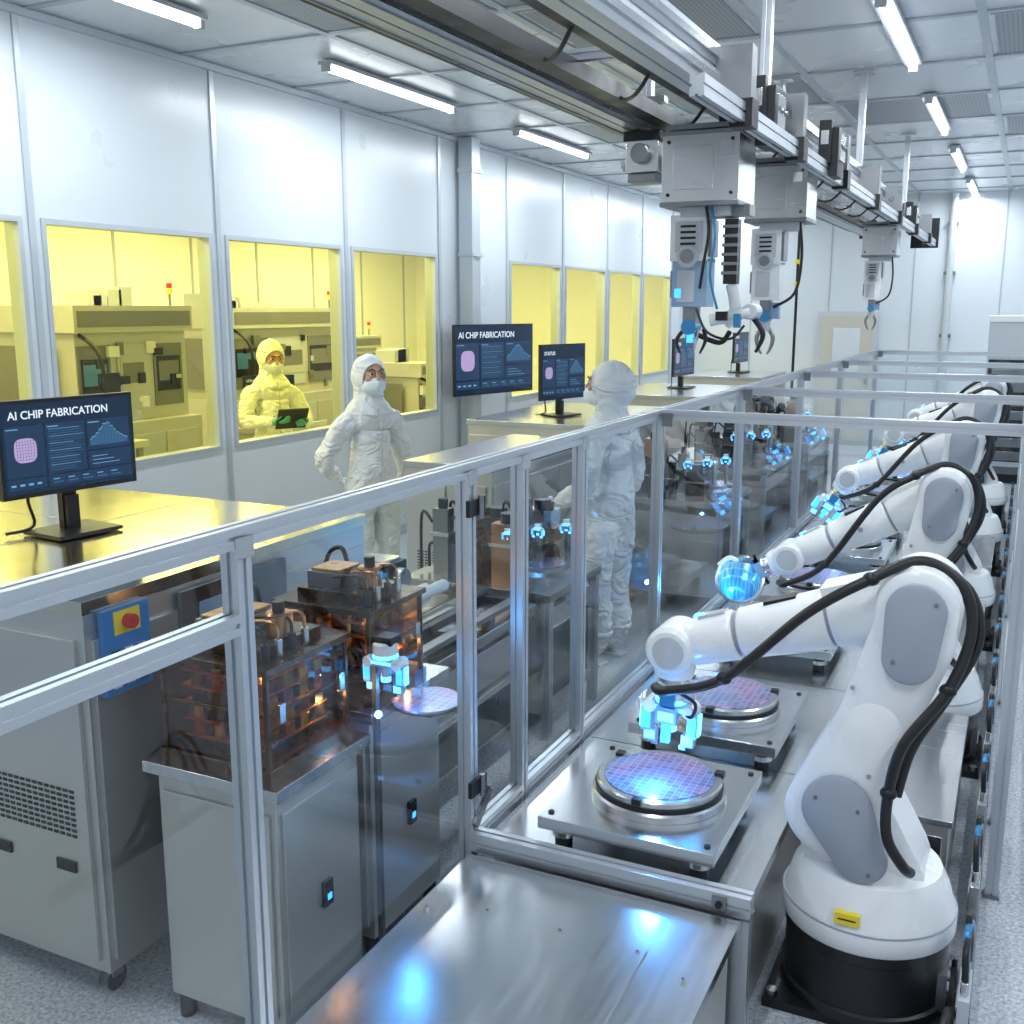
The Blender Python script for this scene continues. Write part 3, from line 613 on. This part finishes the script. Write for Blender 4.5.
# ------------------------------------------------------------ robots
def robot(x,y,S,E,W,T,tool='claw'):
    b=B(); b.M=Matrix.Translation((x,y,0))
    b.box((0,0,.015),(.53,.46,.03),BLK2)
    for sx in (-1,1):
        for sy in (-1,1): b.cyl((sx*.24,sy*.205,.03),(sx*.24,sy*.205,.05),.018,STEELD,seg=6)
    b.lathe((0,0,.03),(0,0,1),[(.25,0),(.25,.03),(.24,.035),(.24,.19),(.245,.195),(.245,.225),(.22,.235)],BLACK,56)
    b.lathe((0,0,.26),(0,0,1),[(.22,-.01),(.25,0),(.256,.01),(.256,.06),(.245,.085),(.230,.14),(.205,.19),(.10,.215),(0,.215)],WHITE,56)
    b.lathe((0,0,.325),(0,0,1),[(.2565,0),(.2572,.002),(.2565,.004)],GREY,56)
    b.box((-.03,-.243,.365),(.07,.02,.035),YEL); b.box((-.03,-.2535,.365),(.05,.002,.004),BLACK)
    b.bx(.15,.245,-.10,.10,.05,.17,STEELD)
    for i in range(3): b.cyl((.245,-.06+.06*i,.11),(.25,-.06+.06*i,.11),.018,STEEL,seg=12)
    b.link((0,.42),.165,S,.14,.25,WHITE,y=.01,e=.03)
    b.cyl((S[0],.09,S[1]),(S[0],.21,S[1]),.105,WHITE,ch=.02,seg=36)
    b.link((S[0]+.01,S[1]+.03),.10,(S[0]+.085,S[1]-.11),.075,.03,GREY,y=-.188,e=.012)
    mid=(S[0]+(E[0]-S[0])*.5,S[1]+(E[1]-S[1])*.5)
    b.link(S,.145,mid,.105,.156,WHITE,y=-.095,e=.03)
    b.link(mid,.104,E,.112,.150,WHITE,y=-.095,e=.03)
    E2=(E[0]+.005,E[1]+.085)
    b.link(E,.112,E2,.116,.22,WHITE,y=-.03,e=.03)
    b.link((E[0]-.005,E[1]-.05),.072,(E2[0]+.0,E2[1]-.0),.080,.03,GREY,y=-.188,e=.012)
    b.link(E,.105,E2,.108,.08,WHITE,y=-.135,e=.02)
    b.cyl((E[0],.06,E[1]+.03),(E[0],.15,E[1]+.03),.09,WHITE,ch=.02,seg=32)
    for (cx,cz) in ((S[0]-.05,S[1]+.06),(S[0]+.07,S[1]+.04),(S[0]+.11,S[1]-.15),(E[0]-.045,E[1]-.06),(E2[0]+.05,E2[1]+.03)): b.cyl((cx,-.206,cz),(cx,-.203,cz),.006,STEELD,seg=8)
    for (cx,cz) in ((mid[0]-.06,mid[1]+.12),(mid[0]+.07,mid[1]-.05),(mid[0],mid[1]-.14)): b.cyl((cx,-.176,cz),(cx,-.172,cz),.007,GREY,seg=10)
    A=V((E2[0]-.02,-.02,E2[1]-.02)); Wv=V((W[0],-.02,W[1])); d=(Wv-A); L=d.length; u=d/L
    b.lathe(A,u,[(.10,0),(.108,.06),(.103,L*.28),(.090,L*.31)],WHITE,40)
    b.lathe(A+u*L*.31,u,[(.082,0),(.082,.012)],GREY,40)
    b.lathe(A+u*(L*.31+.012),u,[(.088,0),(.092,.01),(.080,L*.36),(.074,L*.37)],WHITE,40)
    b.lathe(A+u*L*.70,u,[(.068,0),(.068,.012)],GREY,40)
    b.lathe(A+u*(L*.70+.012),u,[(.074,0),(.080,.01),(.074,L*.2),(.05,L*.27)],WHITE,40)
    for fr in (.14,.24,.50): 
        b.cyl(A+u*L*fr+V((0,-.10,0)),A+u*L*fr+V((0,-.075,0)),.012,GREY,seg=10)
    n=V((-u.z,0,u.x))
    if n.z<0: n=-n
    R0=Matrix.Rotation(-math.atan2(u.z,u.x)+math.pi,3,'Y')
    b.box(A+u*L*.17+n*.055,(.22,.13,.10),WHITE,R0); b.box(A+u*L*.50+n*.075,(.10,.06,.03),BLK2,R0); b.box(A+u*L*.80+n*.07,(.09,.05,.025),LGREY,R0)
    b.box(A+u*L*.86+n*.076,(.03,.02,.02),GLOWB,R0)
    b.cyl((W[0],-.105,W[1]),(W[0],.065,W[1]),.078,WHITE,ch=.014,seg=36); b.cyl((W[0],-.112,W[1]),(W[0],-.105,W[1]),.05,LGREY,seg=28)
    Tn=V((T[0],0,T[1])).normalized(); Wc=V((W[0],-.02,W[1]))
    b.lathe(Wc,Tn,[(.066,0),(.068,.075),(.062,.10),(.05,.105)],WHITE,32)
    b.lathe(Wc+Tn*.105,Tn,[(.046,0),(.046,.02),(.055,.02),(.055,.032),(.03,.034)],STEEL,32)
    o=b.M
    R=V((0,0,-1)).rotation_difference(Tn).to_matrix().to_4x4()
    b.M=o@Matrix.Translation(Wc+Tn*.165)@R
    if tool=='claw':
        claw(b,(0,0,0),1.2)
        b.box((.0,-.045,.0),(.05,.03,.05),BLUEA); b.box((.055,.0,.01),(.03,.05,.05),LGREY)
        b.bx(-.035,.035,-.06,-.03,-.085,-.03,LBLUE); b.bx(-.026,.026,-.062,-.06,-.075,-.045,GLOWB); b.bx(-.014,.014,-.055,-.035,-.15,-.085,GLOWS)
        b.tube([(.04,-.04,.02),(.09,-.05,.0),(.08,-.04,-.05),(.05,-.03,-.05)],.006,HOSE,8)
    else:
        b.bx(-.04,.04,-.03,.03,-.02,.03,LBLUE)
        for sx in (-1,1): b.bx(sx*.06,sx*.08,-.02,.02,-.10,.0,STEEL); b.bx(-.08,.08,-.018,.018,-.012,.012,STEEL)
        for sx in (-1,1): b.tube([(sx*.07,-.0,-.08),(sx*.12,-.02,-.11),(sx*.11,-.05,-.17)],.012,WHITE,10)
        b.lathe((0,-.03,-.11),(-.35,-1,.25),[(.03,-.04),(.095,-.03),(.115,-.01),(.118,.0),(.108,.010),(.08,.026),(.04,.035),(0,.036)],WAFERB,36)
        b.lathe((0,-.03,-.11),(-.35,-1,.25),[(.118,-.012),(.125,-.008),(.125,.004),(.118,.008)],STEEL,36)
    b.M=o
    yh=-.235
    pts=[(W[0]-.03,-.13,W[1]-.11),(W[0]+.02,yh+.06,W[1]-.10),(W[0]*.72+E[0]*.28,yh+.05,W[1]*.7+E2[1]*.3-.10),(W[0]*.4+E[0]*.6,yh+.04,E2[1]-.04),(E[0]-.12,yh+.07,E2[1]+.075),(E[0]+.0,-.10,E2[1]+.125),(E[0]+.11,-.10,E2[1]+.07),(E[0]+.145,-.12,E[1]+.03),(E[0]+.10,-.17,E[1]-.13),(E[0]-.0,yh+.02,E[1]-.29),(S[0]+.15,yh+.02,S[1]+.12),(S[0]+.155,yh+.0,S[1]-.0),(S[0]+.20,yh+.02,S[1]-.09),(S[0]+.22,-.17,S[1]-.13)]
    b.tube(pts,.0155,HOSE,12,8)
    pts2=[(E[0]+.02,-.08,E2[1]+.118),(E[0]+.13,-.08,E2[1]+.05),(E[0]+.165,-.10,E[1]-.0),(E[0]+.10,-.13,E[1]-.16),(E[0]+.02,-.15,E[1]-.32),(S[0]+.17,-.18,S[1]+.1)]
    b.tube(pts2,.0135,HOSE,12,8)
    for p in (pts[2],pts[4],pts[8],pts[10]): b.sph(p,(.024,.02,.02),BLK2,seg=14,rings=8)
    b.M=Matrix.Identity(4)
    b.build('industrial_robot_arm',0,org=(x,y,0))
RBX=-.30
S0=(-.095,.64);E0=(.085,1.20)
robot(RBX,3.15,S0,E0,(-.632,1.04),(-.04,-1))
robot(RBX,5.15,S0,(.02,1.20),(-.66,.90),(-.95,-.55),'disc')
robot(RBX,7.15,S0,(.0,1.22),(-.68,1.0),(-.6,-1))
robot(RBX,9.2,S0,(.05,1.27),(-.62,1.08),(-.5,-1))
robot(RBX,11.0,S0,(.05,1.27),(-.62,1.05),(-.5,-1))
point('gripper_lamp',(-.94,2.96,.685),3.4,(.1,.42,1.0)); point('gripper_lamp',(-1.25,5.0,.72),1.8,(.1,.5,1.0)); point('gripper_lamp',(-1.60,2.58,.96),1.0,(.1,.45,1.0),.006); point('gripper_lamp',(-2.1,4.55,1.0),1.5,(.1,.45,1.0),.006); point('gripper_lamp',(-1.0,6.9,.72),1.8,(.1,.5,1.0),.006)
for y in (4.15,6.15,8.15):
    b=B(); b.bx(-.52,-.10,y-.52,y+.52,.03,.36,CABM); b.bx(-.53,-.09,y-.53,y+.53,.36,.385,STEEL); b.bx(-.50,-.12,y-.525,y-.52,.08,.32,STEEL)
    b.bx(-.45,-.38,y-.53,y-.525,.17,.21,BLK2); b.bx(-.52,-.10,y-.5,y+.5,0,.03,BLK2); b.build('robot_controller_box',.004)
b=B(); D=.014
b.bx(-.035+D,-.0+D,2.3,12,.0,.10,STEELD)
for i in range(14):
    yy=2.75+i*.62
    b.bx(-.035+D,-.005+D,yy,yy+.16,.10,.30,STEEL if i%2 else LGREY); b.bx(-.039+D,-.035+D,yy+.03,yy+.13,.14,.26,CABM)
    for k in range(3):
        b.cyl((-.02+D,yy+.03+k*.05,.30),(-.02+D,yy+.03+k*.05,.34),.011,STEEL,seg=10)
        b.tube([(-.02+D,yy+.03+k*.05,.34),(-.025+D,yy+.05+k*.05,.42+.02*k),(-.017+D,yy+.18+k*.04,.40),(-.017+D,yy+.26+k*.05,.2),(-.02+D,yy+.32+k*.04,.09)],.009,(HOSE,BLUEA,HOSE)[k])
b.tube([(-.015,2.6,.08),(-.05,2.66,.18),(-.04,2.75,.26),(-.01,2.85,.14)],.012,HOSE); b.tube([(-.02,2.62,.05),(-.045,2.7,.12),(-.01,2.8,.16)],.008,BLUEA)
b.build('pneumatic_service_duct',.0015)

# ------------------------------------------------------------ overhead gantry
b=B(); GX1,GX2=-1.18,-1.74; GZ=2.98
for gx,w,hh in ((GX1,.11,.17),(GX2,.11,.14)):
    b.ext((gx,-1.2,GZ),(gx,12.9,GZ),a=w,b=hh)
    b.bx(gx-w/2-.012,gx-w/2,-1.2,12.9,GZ-.075,GZ-.05,STEELD); b.bx(gx+w/2,gx+w/2+.014,-1.2,12.9,GZ+.03,GZ+.055,STEEL); b.bx(gx+w/2,gx+w/2+.014,-1.2,12.9,GZ-.055,GZ-.03,STEEL)
b.bx(GX1-.20,GX1-.07,-1.2,12.8,GZ-.02,GZ+.05,BLK2); b.bx(GX2-.18,GX2-.07,-1.2,12.8,GZ-.03,GZ-.01,BLK2); b.bx(GX2-.185,GX2-.175,-1.2,12.8,GZ-.03,GZ+.05,STEELD)
b.bx(GX2+.10,GX2+.18,-1.2,12.8,GZ-.05,GZ+.01,BLK2)
for y in [-.9+3.0*i for i in range(5)]:
    for gx in (GX1,GX2):
        b.bx(gx-.09,gx+.09,y-.03,y+.03,GZ+.085,GZ+.115,STEELD)
        b.ext((gx,y,GZ+.115),(gx,y,CZ-.02),a=.045); b.bx(gx-.07,gx+.07,y-.05,y+.05,CZ-.03,CZ-.013,STEEL)
for y in [-.7+1.5*i for i in range(10)]: b.ext((GX2+.055,y,GZ+.03),(GX1-.055,y,GZ+.03),a=.04)
for gx in (GX1+.15,): 
    b.ext((gx,3.5,GZ-.17),(gx,12.9,GZ-.17),a=.05,b=.07)
    for y in (4.1,5.1,6.4,7.8,9.2,10.6,12): b.bx(GX1+.055,gx+.04,y-.04,y+.04,GZ-.13,GZ+.07,STEELD); b.bx(gx-.035,gx+.05,y-.05,y+.05,GZ-.22,GZ-.12,BLK2)
# cable loops slung between the rails
for y in [3.2+.75*i for i in range(12)]: b.tube([(GX1-.15,y,GZ+.0),(GX1-.25,y+.1,GZ-.07),(GX2+.2,y+.25,GZ-.06),(GX2+.14,y+.35,GZ+.0)],.008,HOSE,8)
b.bx(GX1-.09,GX1+.2,12.9,12.96,GZ-.22,GZ+.1,BLK2); b.bx(GX2-.09,GX2+.09,12.9,12.96,GZ-.1,GZ+.1,BLK2)
b.build('gantry_rail')
def unit(x,y,s,full=True):
    b=B(); b.M=Matrix.Translation((x,y,0)); zt=GZ-.085
    b.bx(-.17,.20,-.11,.11,zt-.035,zt-.012,STEELD)
    b.bx(.06,.10,-.09,.09,zt-.012,zt+.02,BLK2); b.bx(.22,.30,-.10,.10,zt-.12,zt+.12,BLK2); b.bx(.24,.31,-.07,.07,zt-.04,zt+.09,STEEL)
    for yy in (-.07,0,.07): b.cyl((.31,yy,zt+.03),(.32,yy,zt+.03),.012,STEELD,seg=10)
    for dy in (-.16,.13): b.bx(.21,.27,dy,dy+.05,zt-.06,zt+.15,BLK2); b.bx(.22,.26,dy-.006,dy,zt+.03,zt+.10,STEEL)
    b.bx(-.03,.06,-.08,.08,zt-.07,zt-.035,BLK2)
    z=zt-.05
    b.bx(-.17*s,.17*s,-.15*s,.15*s,z-.30*s,z,STEEL); b.bx(-.175*s,.175*s,-.155*s,.155*s,z-.015,z+.004,STEELD); b.bx(-.175*s,.175*s,-.155*s,.155*s,z-.30*s-.01,z-.29*s,STEELD)
    b.bx(-.12*s,.06*s,-.153*s,-.15*s,z-.24*s,z-.06*s,STEEL); b.bx(.09*s,.14*s,-.154*s,-.15*s,z-.10*s,z-.05*s,LGREY)
    for sx in (-1,1):
        for sz in (.04,.26): b.cyl((sx*.14*s,-.15*s,z-sz*s),(sx*.14*s,-.157*s,z-sz*s),.008,BLK2,seg=8)
    z2=z-.30*s
    b.bx(-.10*s,.12*s,-.09*s,.09*s,z2-.05*s,z2,LGREY)
    hx=-.06*s
    b.bx(hx-.085*s,hx+.085*s,-.08*s,.07*s,z2-.24*s,z2-.04*s,WHITE); b.bx(hx-.06*s,hx+.06*s,-.09*s,-.08*s,z2-.20*s,z2-.07*s,LGREY); b.bx(hx+.085*s,hx+.10*s,-.06*s,.05*s,z2-.22*s,z2-.06*s,STEELD)
    for i in range(4): b.bx(hx-.035*s,hx+.035*s,-.094*s,-.09*s,z2-.095*s-.025*i*s,z2-.085*s-.025*i*s,BLK2)
    b.cyl((hx,-.10*s,z2-.22*s),(hx,.08*s,z2-.22*s),.05*s,LGREY,seg=28,ch=.006); b.cyl((hx,-.105*s,z2-.22*s),(hx,-.10*s,z2-.22*s),.03*s,STEELD,seg=20)
    b.bx(hx-.075*s,hx+.085*s,-.07*s,.06*s,z2-.44*s,z2-.23*s,LBLUE if full else WHITE); b.bx(hx-.05*s,hx+.03*s,-.075*s,-.07*s,z2-.42*s,z2-.28*s,LGREY); b.bx(hx-.09*s,hx-.075*s,-.05*s,.04*s,z2-.40*s,z2-.28*s,STEELD)
    b.bx(hx-.03*s,hx+.03*s,-.04*s,.04*s,z2-.52*s,z2-.44*s,STEELD); b.cyl((hx,-.05*s,z2-.53*s),(hx,.05*s,z2-.53*s),.035*s,BLUEA,seg=20)
    if full:
        cx=.12*s; b.bx(cx-.03,cx+.03,-.04,.02,z2-.34*s,z2-.06*s,BLACK)
        for i in range(6): b.bx(cx-.036,cx+.036,-.055,-.04,z2-.10*s-i*.04*s,z2-.085*s-i*.04*s,STEELD)
        b.bx(cx-.04,cx+.08,-.05,.05,z2-.05*s,z2,STEELD)
        b.tube([(cx,0,z2-.34*s),(cx+.02,0,z2-.45*s),(cx-.02,0,z2-.52*s)],.026*s,WHITE,16)
        b.cyl((cx-.08,-.04,z2-.50*s),(cx+.10,-.04,z2-.46*s),.026*s,WHITE,seg=20); b.cyl((cx+.10,-.06,z2-.46*s),(cx+.10,.04,z2-.46*s),.036*s,LGREY,seg=20,ch=.005)
        b.box((cx-.02,-.075,z2-.48*s),(.05,.03,.04),BLK2); b.box((cx+.05,-.07,z2-.50*s),(.03,.03,.06),BLUEA)
        b.tube([(cx+.10,0,z2-.48*s),(cx+.15,0,z2-.56*s),(cx+.12,0,z2-.64*s)],[.014,.012,.007],BLK2,12)
        for k in range(4): b.tube([(hx-.03+.03*k,0,z2-.54*s),(hx-.06+.045*k,-.02,z2-.59*s),(hx-.04+.03*k,-.02,z2-.65*s)],[.010,.009,.004],(BLK2,BLUEA,STEEL)[k%3],10)
        b.bx(hx-.01,hx+.02,-.035,-.025,z2-.60*s,z2-.56*s,GLOWS); b.bx(hx-.06,hx-.03,-.08,-.075,z2-.40*s,z2-.36*s,GLOWS)
        b.tube([(hx+.02,0,z2-.56*s),(cx-.05,.02,z2-.60*s),(cx,.0,z2-.55*s)],.012,BLK2,10)
        b.tube([(hx+.04,-.06,z2-.45*s),(hx+.10,-.09,z2-.55*s),(cx+.02,-.07,z2-.58*s),(cx+.08,-.06,z2-.52*s)],.006,HOSE,8)
        b.tube([(.02,-.10,z2),(.04,-.12,z2-.12),(.02,-.11,z2-.25),(hx+.06,-.09,z2-.36)],.007,HOSE,8); b.tube([(.04,-.10,z2),(.07,-.12,z2-.14),(.05,-.11,z2-.30),(cx-.04,-.08,z2-.45)],.006,BLUEA,8)
    else:
        b.cyl((hx,0,z2-.52*s),(hx,0,z2-.62*s),.03*s,LGREY,seg=20)
        b.box((hx+.05,0,z2-.5*s),(.05,.05,.09),LBLUE)
        for sx in (-1,1): b.tube([(hx+sx*.02,0,z2-.60*s),(hx+sx*.045,0,z2-.65*s),(hx+sx*.035,0,z2-.71*s),(hx+sx*.015,0,z2-.75*s)],[.014,.013,.010,.006],STEELD,10)
        b.tube([(.12*s,-.05,z2),(.14*s,-.05,z2-.2*s),(.11*s,-.05,z2-.4*s),(hx+.05*s,-.04,z2-.48*s)],.008,HOSE)
    b.M=Matrix.Identity(4); b.build('overhead_transfer_unit',.003)
unit(-1.33,4.75,1.0); unit(-1.26,5.95,.95,False); unit(-1.30,10.6,.9,False)
b=B(); b.bx(-1.76,-1.60,4.85,5.05,2.72,2.88,STEEL); b.bx(-1.77,-1.59,4.84,5.06,2.86,2.905,BLK2); b.cyl((-1.68,4.85,2.80),(-1.68,4.81,2.80),.045,STEELD); b.bx(-1.76,-1.62,4.88,5.02,2.68,2.72,STEELD)
b.build('rail_drive_motor',.004)

# ------------------------------------------------------------ people
def hand(b,M,m,curl=.5,side=1):
    o=b.M; b.M=o@M
    b.sph((0,0,-.045),(.040,.017,.052),m,seg=16,rings=10)
    b.cyl((0,0,.03),(0,0,-.03),.030,m,r1=.028,seg=14)
    for i,(x,L) in enumerate(((-.030,.058),(-.010,.072),(.010,.076),(.029,.068))):
        x*=side; P=V((x,0,-.080)); a=.15; pts=[V((x*.7,0,-.05)),P]
        for k in range(3):
            a+=curl; P=P+V((0,-math.sin(a),-math.cos(a)))*L*(.45,.32,.23)[k]; pts.append(P.copy())
        b.tube(pts,[.0095,.0095,.009,.008,.0065],m,8,3)
    b.tube([(.030*side,0,-.02),(.050*side,-.012,-.045),(.055*side,-.028,-.070),(.048*side,-.040,-.088)],[.013,.0115,.010,.008],m,8,3)
    b.M=o
def person(name,loc,face,suit,glove,arms,head=(0,0),scale=1.,tablet=False):
    e=empty(name,loc,face+math.pi/2); e.scale=(scale,)*3
    vs=[];ed=[];rd=[]
    def v(p,r,par=None):
        vs.append(p);rd.append((r,r))
        if par is not None: ed.append((par,len(vs)-1))
        return len(vs)-1
    pel=v((0,0,.93),.150); be=v((0,0,1.08),.146,pel); c0=v((0,.0,1.20),.152,be); ch=v((0,.005,1.32),.150,c0); nb=v((0,.015,1.42),.105,ch); nk=v((0,.005,1.52),.070,nb)
    for sd,A in ((-1,arms[0]),(1,arms[1])):
        s1=v((sd*.11,.012,1.37),.090,nb); s2=v((sd*.185,.012,1.355),.086,s1)
        el,wr=V(A[0]),V(A[1]); sh=V((sd*.19,.012,1.355))
        a1=v(tuple(sh*.55+el*.45),.078,s2); a2=v(tuple(el),.070,a1); a3=v(tuple(el*.5+wr*.5),.063,a2); a4=v(tuple(el*.12+wr*.88),.052,a3); v(tuple(wr),.034,a4)
        lx=sd*.092
        h=v((lx,0,.82),.118,pel); t=v((lx*1.08,-.004,.66),.108,h); k=v((lx*1.14,-.012,.48),.094,t); c=v((lx*1.15,.012,.30),.088,k); an=v((lx*1.15,.02,.16),.078,c); he=v((lx*1.17,.005,.07),.052,an); v((lx*1.25,-.13,.048),.042,he)
    me=bpy.data.meshes.new('body'); me.from_pydata(vs,ed,[]); o=bpy.data.objects.new('body',me); scene.collection.objects.link(o); o.parent=e
    sk=o.modifiers.new('skin','SKIN'); sk.use_smooth_shade=True
    for i,d in enumerate(me.skin_vertices[0].data): d.radius=rd[i]; d.use_root=(i==0)
    ss=o.modifiers.new('sub','SUBSURF'); ss.levels=4; ss.render_levels=4
    for nm,sc,st in (('folds',.12,.034),('creases',.06,.014)):
        tx=bpy.data.textures.new(nm,'CLOUDS'); tx.noise_scale=sc; tx.noise_depth=1; tx.noise_type='HARD_NOISE' if sc<.1 else 'SOFT_NOISE'
        dm=o.modifiers.new(nm,'DISPLACE'); dm.texture=tx; dm.strength=st; dm.mid_level=.5; dm.texture_coords='GLOBAL'
    me.materials.append(suit)
    b=B()
    b.tube([(0,-.118,1.45),(0,-.158,1.32),(0,-.156,1.1),(0,-.150,.93)],.004,LGREY,6)
    vv=[];ff=[];N=56;prof=[(.128,1.395),(.138,1.415),(.130,1.44),(.112,1.472),(.098,1.51),(.092,1.56),(.094,1.60)]
    for j,(r,z) in enumerate(prof):
        for i in range(N):
            a=2*math.pi*i/N; w=(1+.03*math.sin(7*a+j*.6)+.02*math.sin(13*a)); k=1.22 if j<=3 else 1.03
            vv.append(V((math.cos(a)*r*w*k,math.sin(a)*r*w*.98+.01,z)))
    for j in range(len(prof)-1):
        for i in range(N):
            q=(i+1)%N; ff.append((j*N+i,j*N+q,(j+1)*N+q,(j+1)*N+i))
    b.add(vv,ff,suit)
    for sd in (-1,1):
        b.box((sd*.112,-.052,.009),(.086,.225,.018),LGREY)
        b.lathe((sd*.106,.015,.20),(0,0,1),[(.080,-.012),(.085,-.006),(.085,.006),(.080,.012)],suit,24)
    b.build('suit_trim',.004,parent=e,org=(0,0,0))
    b=B()
    for sd,A in ((-1,arms[0]),(1,arms[1])):
        el,wr=V(A[0]),V(A[1]); d=(wr-el).normalized()
        x=V(A[2]).normalized()
        yy=-(x-d*x.dot(d)).normalized(); zz=-d; xx=yy.cross(zz)
        M=Matrix((( xx.x,yy.x,zz.x,wr.x),(xx.y,yy.y,zz.y,wr.y),(xx.z,yy.z,zz.z,wr.z),(0,0,0,1)))
        hand(b,M@Matrix.Translation((0,0,-.02)),glove,.35,A[3] if len(A)>3 else sd)
        b.lathe(wr-d*.035,d,[(.046,0),(.042,.015),(.037,.04),(.034,.045)],suit,20)
    b.build('hands',0,parent=e,org=(0,0,0),ang=60)
    he=empty('head',(0,-.005,1.655),0,e); he.rotation_euler=(head[1],0,head[0]); he.scale=(1.08,1.08,1.05)
    b=B()
    op=lambda d: ((d.x/.74)**2+((d.z+.12)/.72)**2)<1 and d.y<0
    def hw(q,d):
        g=max(0,.3-d.z)
        f=1+.018*math.sin(11*math.atan2(d.x,d.y))*g+.012*math.sin(6*d.z+4*d.x)+.010*math.sin(9*d.x-5*d.y)
        nar=1-.10*max(0,-d.z)
        return V((q.x*f*nar,q.y*f*(1.0+.06*max(0,d.y)),q.z*(1+.02*math.sin(5*d.x))))
    b.sph((0,.014,.0),(.103,.125,.142),suit,keep=lambda d: not op(d),seg=64,rings=44,warp=hw)
    b.tube([(0,.014+.0,.143),(0,.09,.116),(0,.146,.03),(0,.138,-.06)],.0035,suit,6)
    ring=[]
    for i in range(33):
        a=2*math.pi*i/32; dx=.75*math.cos(a); dz=-.12+.73*math.sin(a); dy=-math.sqrt(max(.02,1-dx*dx-dz*dz)); ring.append(hw(V((dx*.103,dy*.125,dz*.142)),V((dx,dy,dz)))+V((0,.014,0)))
    b.tube(ring,.006,suit,8,2)
    def fw_(q,d):
        j=1-.22*max(0,-d.z)**1.5
        y=q.y*(.94 if d.y<0 else 1)
        return V((q.x*j,y-.006*max(0,-d.z)*(d.y<0),q.z))
    b.sph((0,-.014,-.002),(.080,.104,.120),SKIN,seg=36,rings=24,warp=fw_)
    b.sph((0,-.098,.043),(.050,.018,.012),SKIN,seg=18,rings=8)
    b.tube([(0,-.108,.040),(0,-.118,.015),(0,-.130,-.006),(0,-.122,-.022)],[.006,.008,.011,.010],SKIN,10,4)
    for sd in (-1,1):
        b.sph((sd*.040,-.088,-.010),(.026,.022,.022),SKIN,seg=14,rings=10)
        b.sph((sd*.032,-.100,.022),(.0155,.011,.0085),EYEW,seg=14,rings=8); b.sph((sd*.032,-.1095,.022),(.0075,.0035,.0072),EYED,seg=12,rings=8)
        b.tube([(sd*.014,-.103,.025),(sd*.031,-.112,.0325),(sd*.050,-.098,.026)],[.002,.0035,.002],SKIN,6,3)
        b.tube([(sd*.012,-.113,.042),(sd*.032,-.113,.051),(sd*.055,-.096,.044)],[.003,.0048,.002],HAIR,6,3)
    def mk(q,d): return V((q.x,q.y*(1+.16*max(0,1-abs(d.x)*2.2)*(d.y<0)),q.z))
    b.sph((0,-.040,-.050),(.080,.095,.068),MASK,keep=lambda d:d.y<.15,seg=32,rings=20,warp=mk)
    for sd in (-1,1): b.tube([(sd*.072,-.062,-.03),(sd*.088,-.035,-.01),(sd*.092,.0,.01)],.003,MASK,6,3)
    for z in (-.034,-.052,-.070): b.tube([(-.058,-.102,z),(-.03,-.132,z),(0,-.149,z),(.03,-.132,z),(.058,-.102,z)],.0022,MASK,6,4)
    b.build('hooded_head',0,parent=he,org=(0,0,0),ang=60)
    if tablet:
        b=B(); R=Matrix.Rotation(math.radians(-60),3,'X')
        b.box((.02,-.36,1.17),(.26,.19,.012),BLACK,R); b.box((.02,-.363,1.1765),(.24,.17,.002),SCP,R); b.build('tablet',.002,parent=e,org=(0,0,0))
    return e
person('cleanroom_technician',(-3.90,5.88,0),math.radians(-28),SUIT,GLOVE,
   (((-.33,.06,1.10),(-.16,.20,.97),(1,.2,0)),((.275,.03,1.07),(.27,-.03,.83),(-1,-.2,0))),head=(math.radians(-4),0))
person('cleanroom_technician',(-2.15,5.75,0),math.radians(168),SUIT,GLOVE,
   (((-.275,.02,1.10),(-.24,-.12,.90),(1,-.2,0)),((.275,.02,1.10),(.22,-.20,.98),(-1,-.2,0))),head=(math.radians(14),0))
person('cleanroom_technician',(-5.80,7.25,0),math.radians(-30),SUITY,GLOVEG,
   (((-.27,-.05,1.13),(-.11,-.27,1.14),(.3,0,1),-1),((.28,-.03,1.13),(.15,-.27,1.12),(-.3,0,1),1)),head=(0,math.radians(16)),tablet=True,scale=1.02)

b=B(); b.bx(-.38,.6,12.7,13.4,0,1.95,LGREY); b.bx(-.36,.58,12.68,12.70,.2,1.55,BLK2); b.bx(-.39,.61,12.69,13.41,1.95,2.02,WHITE)
for i in range(8): b.bx(-.32,.54,12.67,12.68,.3+.15*i,.40+.15*i,STEELD)
b.build('server_rack',.005)

# ------------------------------------------------------------ world and camera
w=bpy.data.worlds.new('world'); scene.world=w; w.use_nodes=True
bg=w.node_tree.nodes['Background']; bg.inputs[0].default_value=(.78,.87,.96,1); bg.inputs[1].default_value=.72
cam=bpy.data.cameras.new('camera'); co=bpy.data.objects.new('camera',cam); scene.collection.objects.link(co)
f=1050.; cam.sensor_width=36; cam.lens=36*f/1024
r=V((.9,.4359,0)).normalized(); fw=V((-.4279,.8835,-.1907)).normalized(); up=r.cross(fw).normalized()
co.matrix_world=Matrix(((r.x,up.x,-fw.x,0),(r.y,up.y,-fw.y,0),(r.z,up.z,-fw.z,2.1),(0,0,0,1)))
cam.clip_start=.02; scene.camera=co
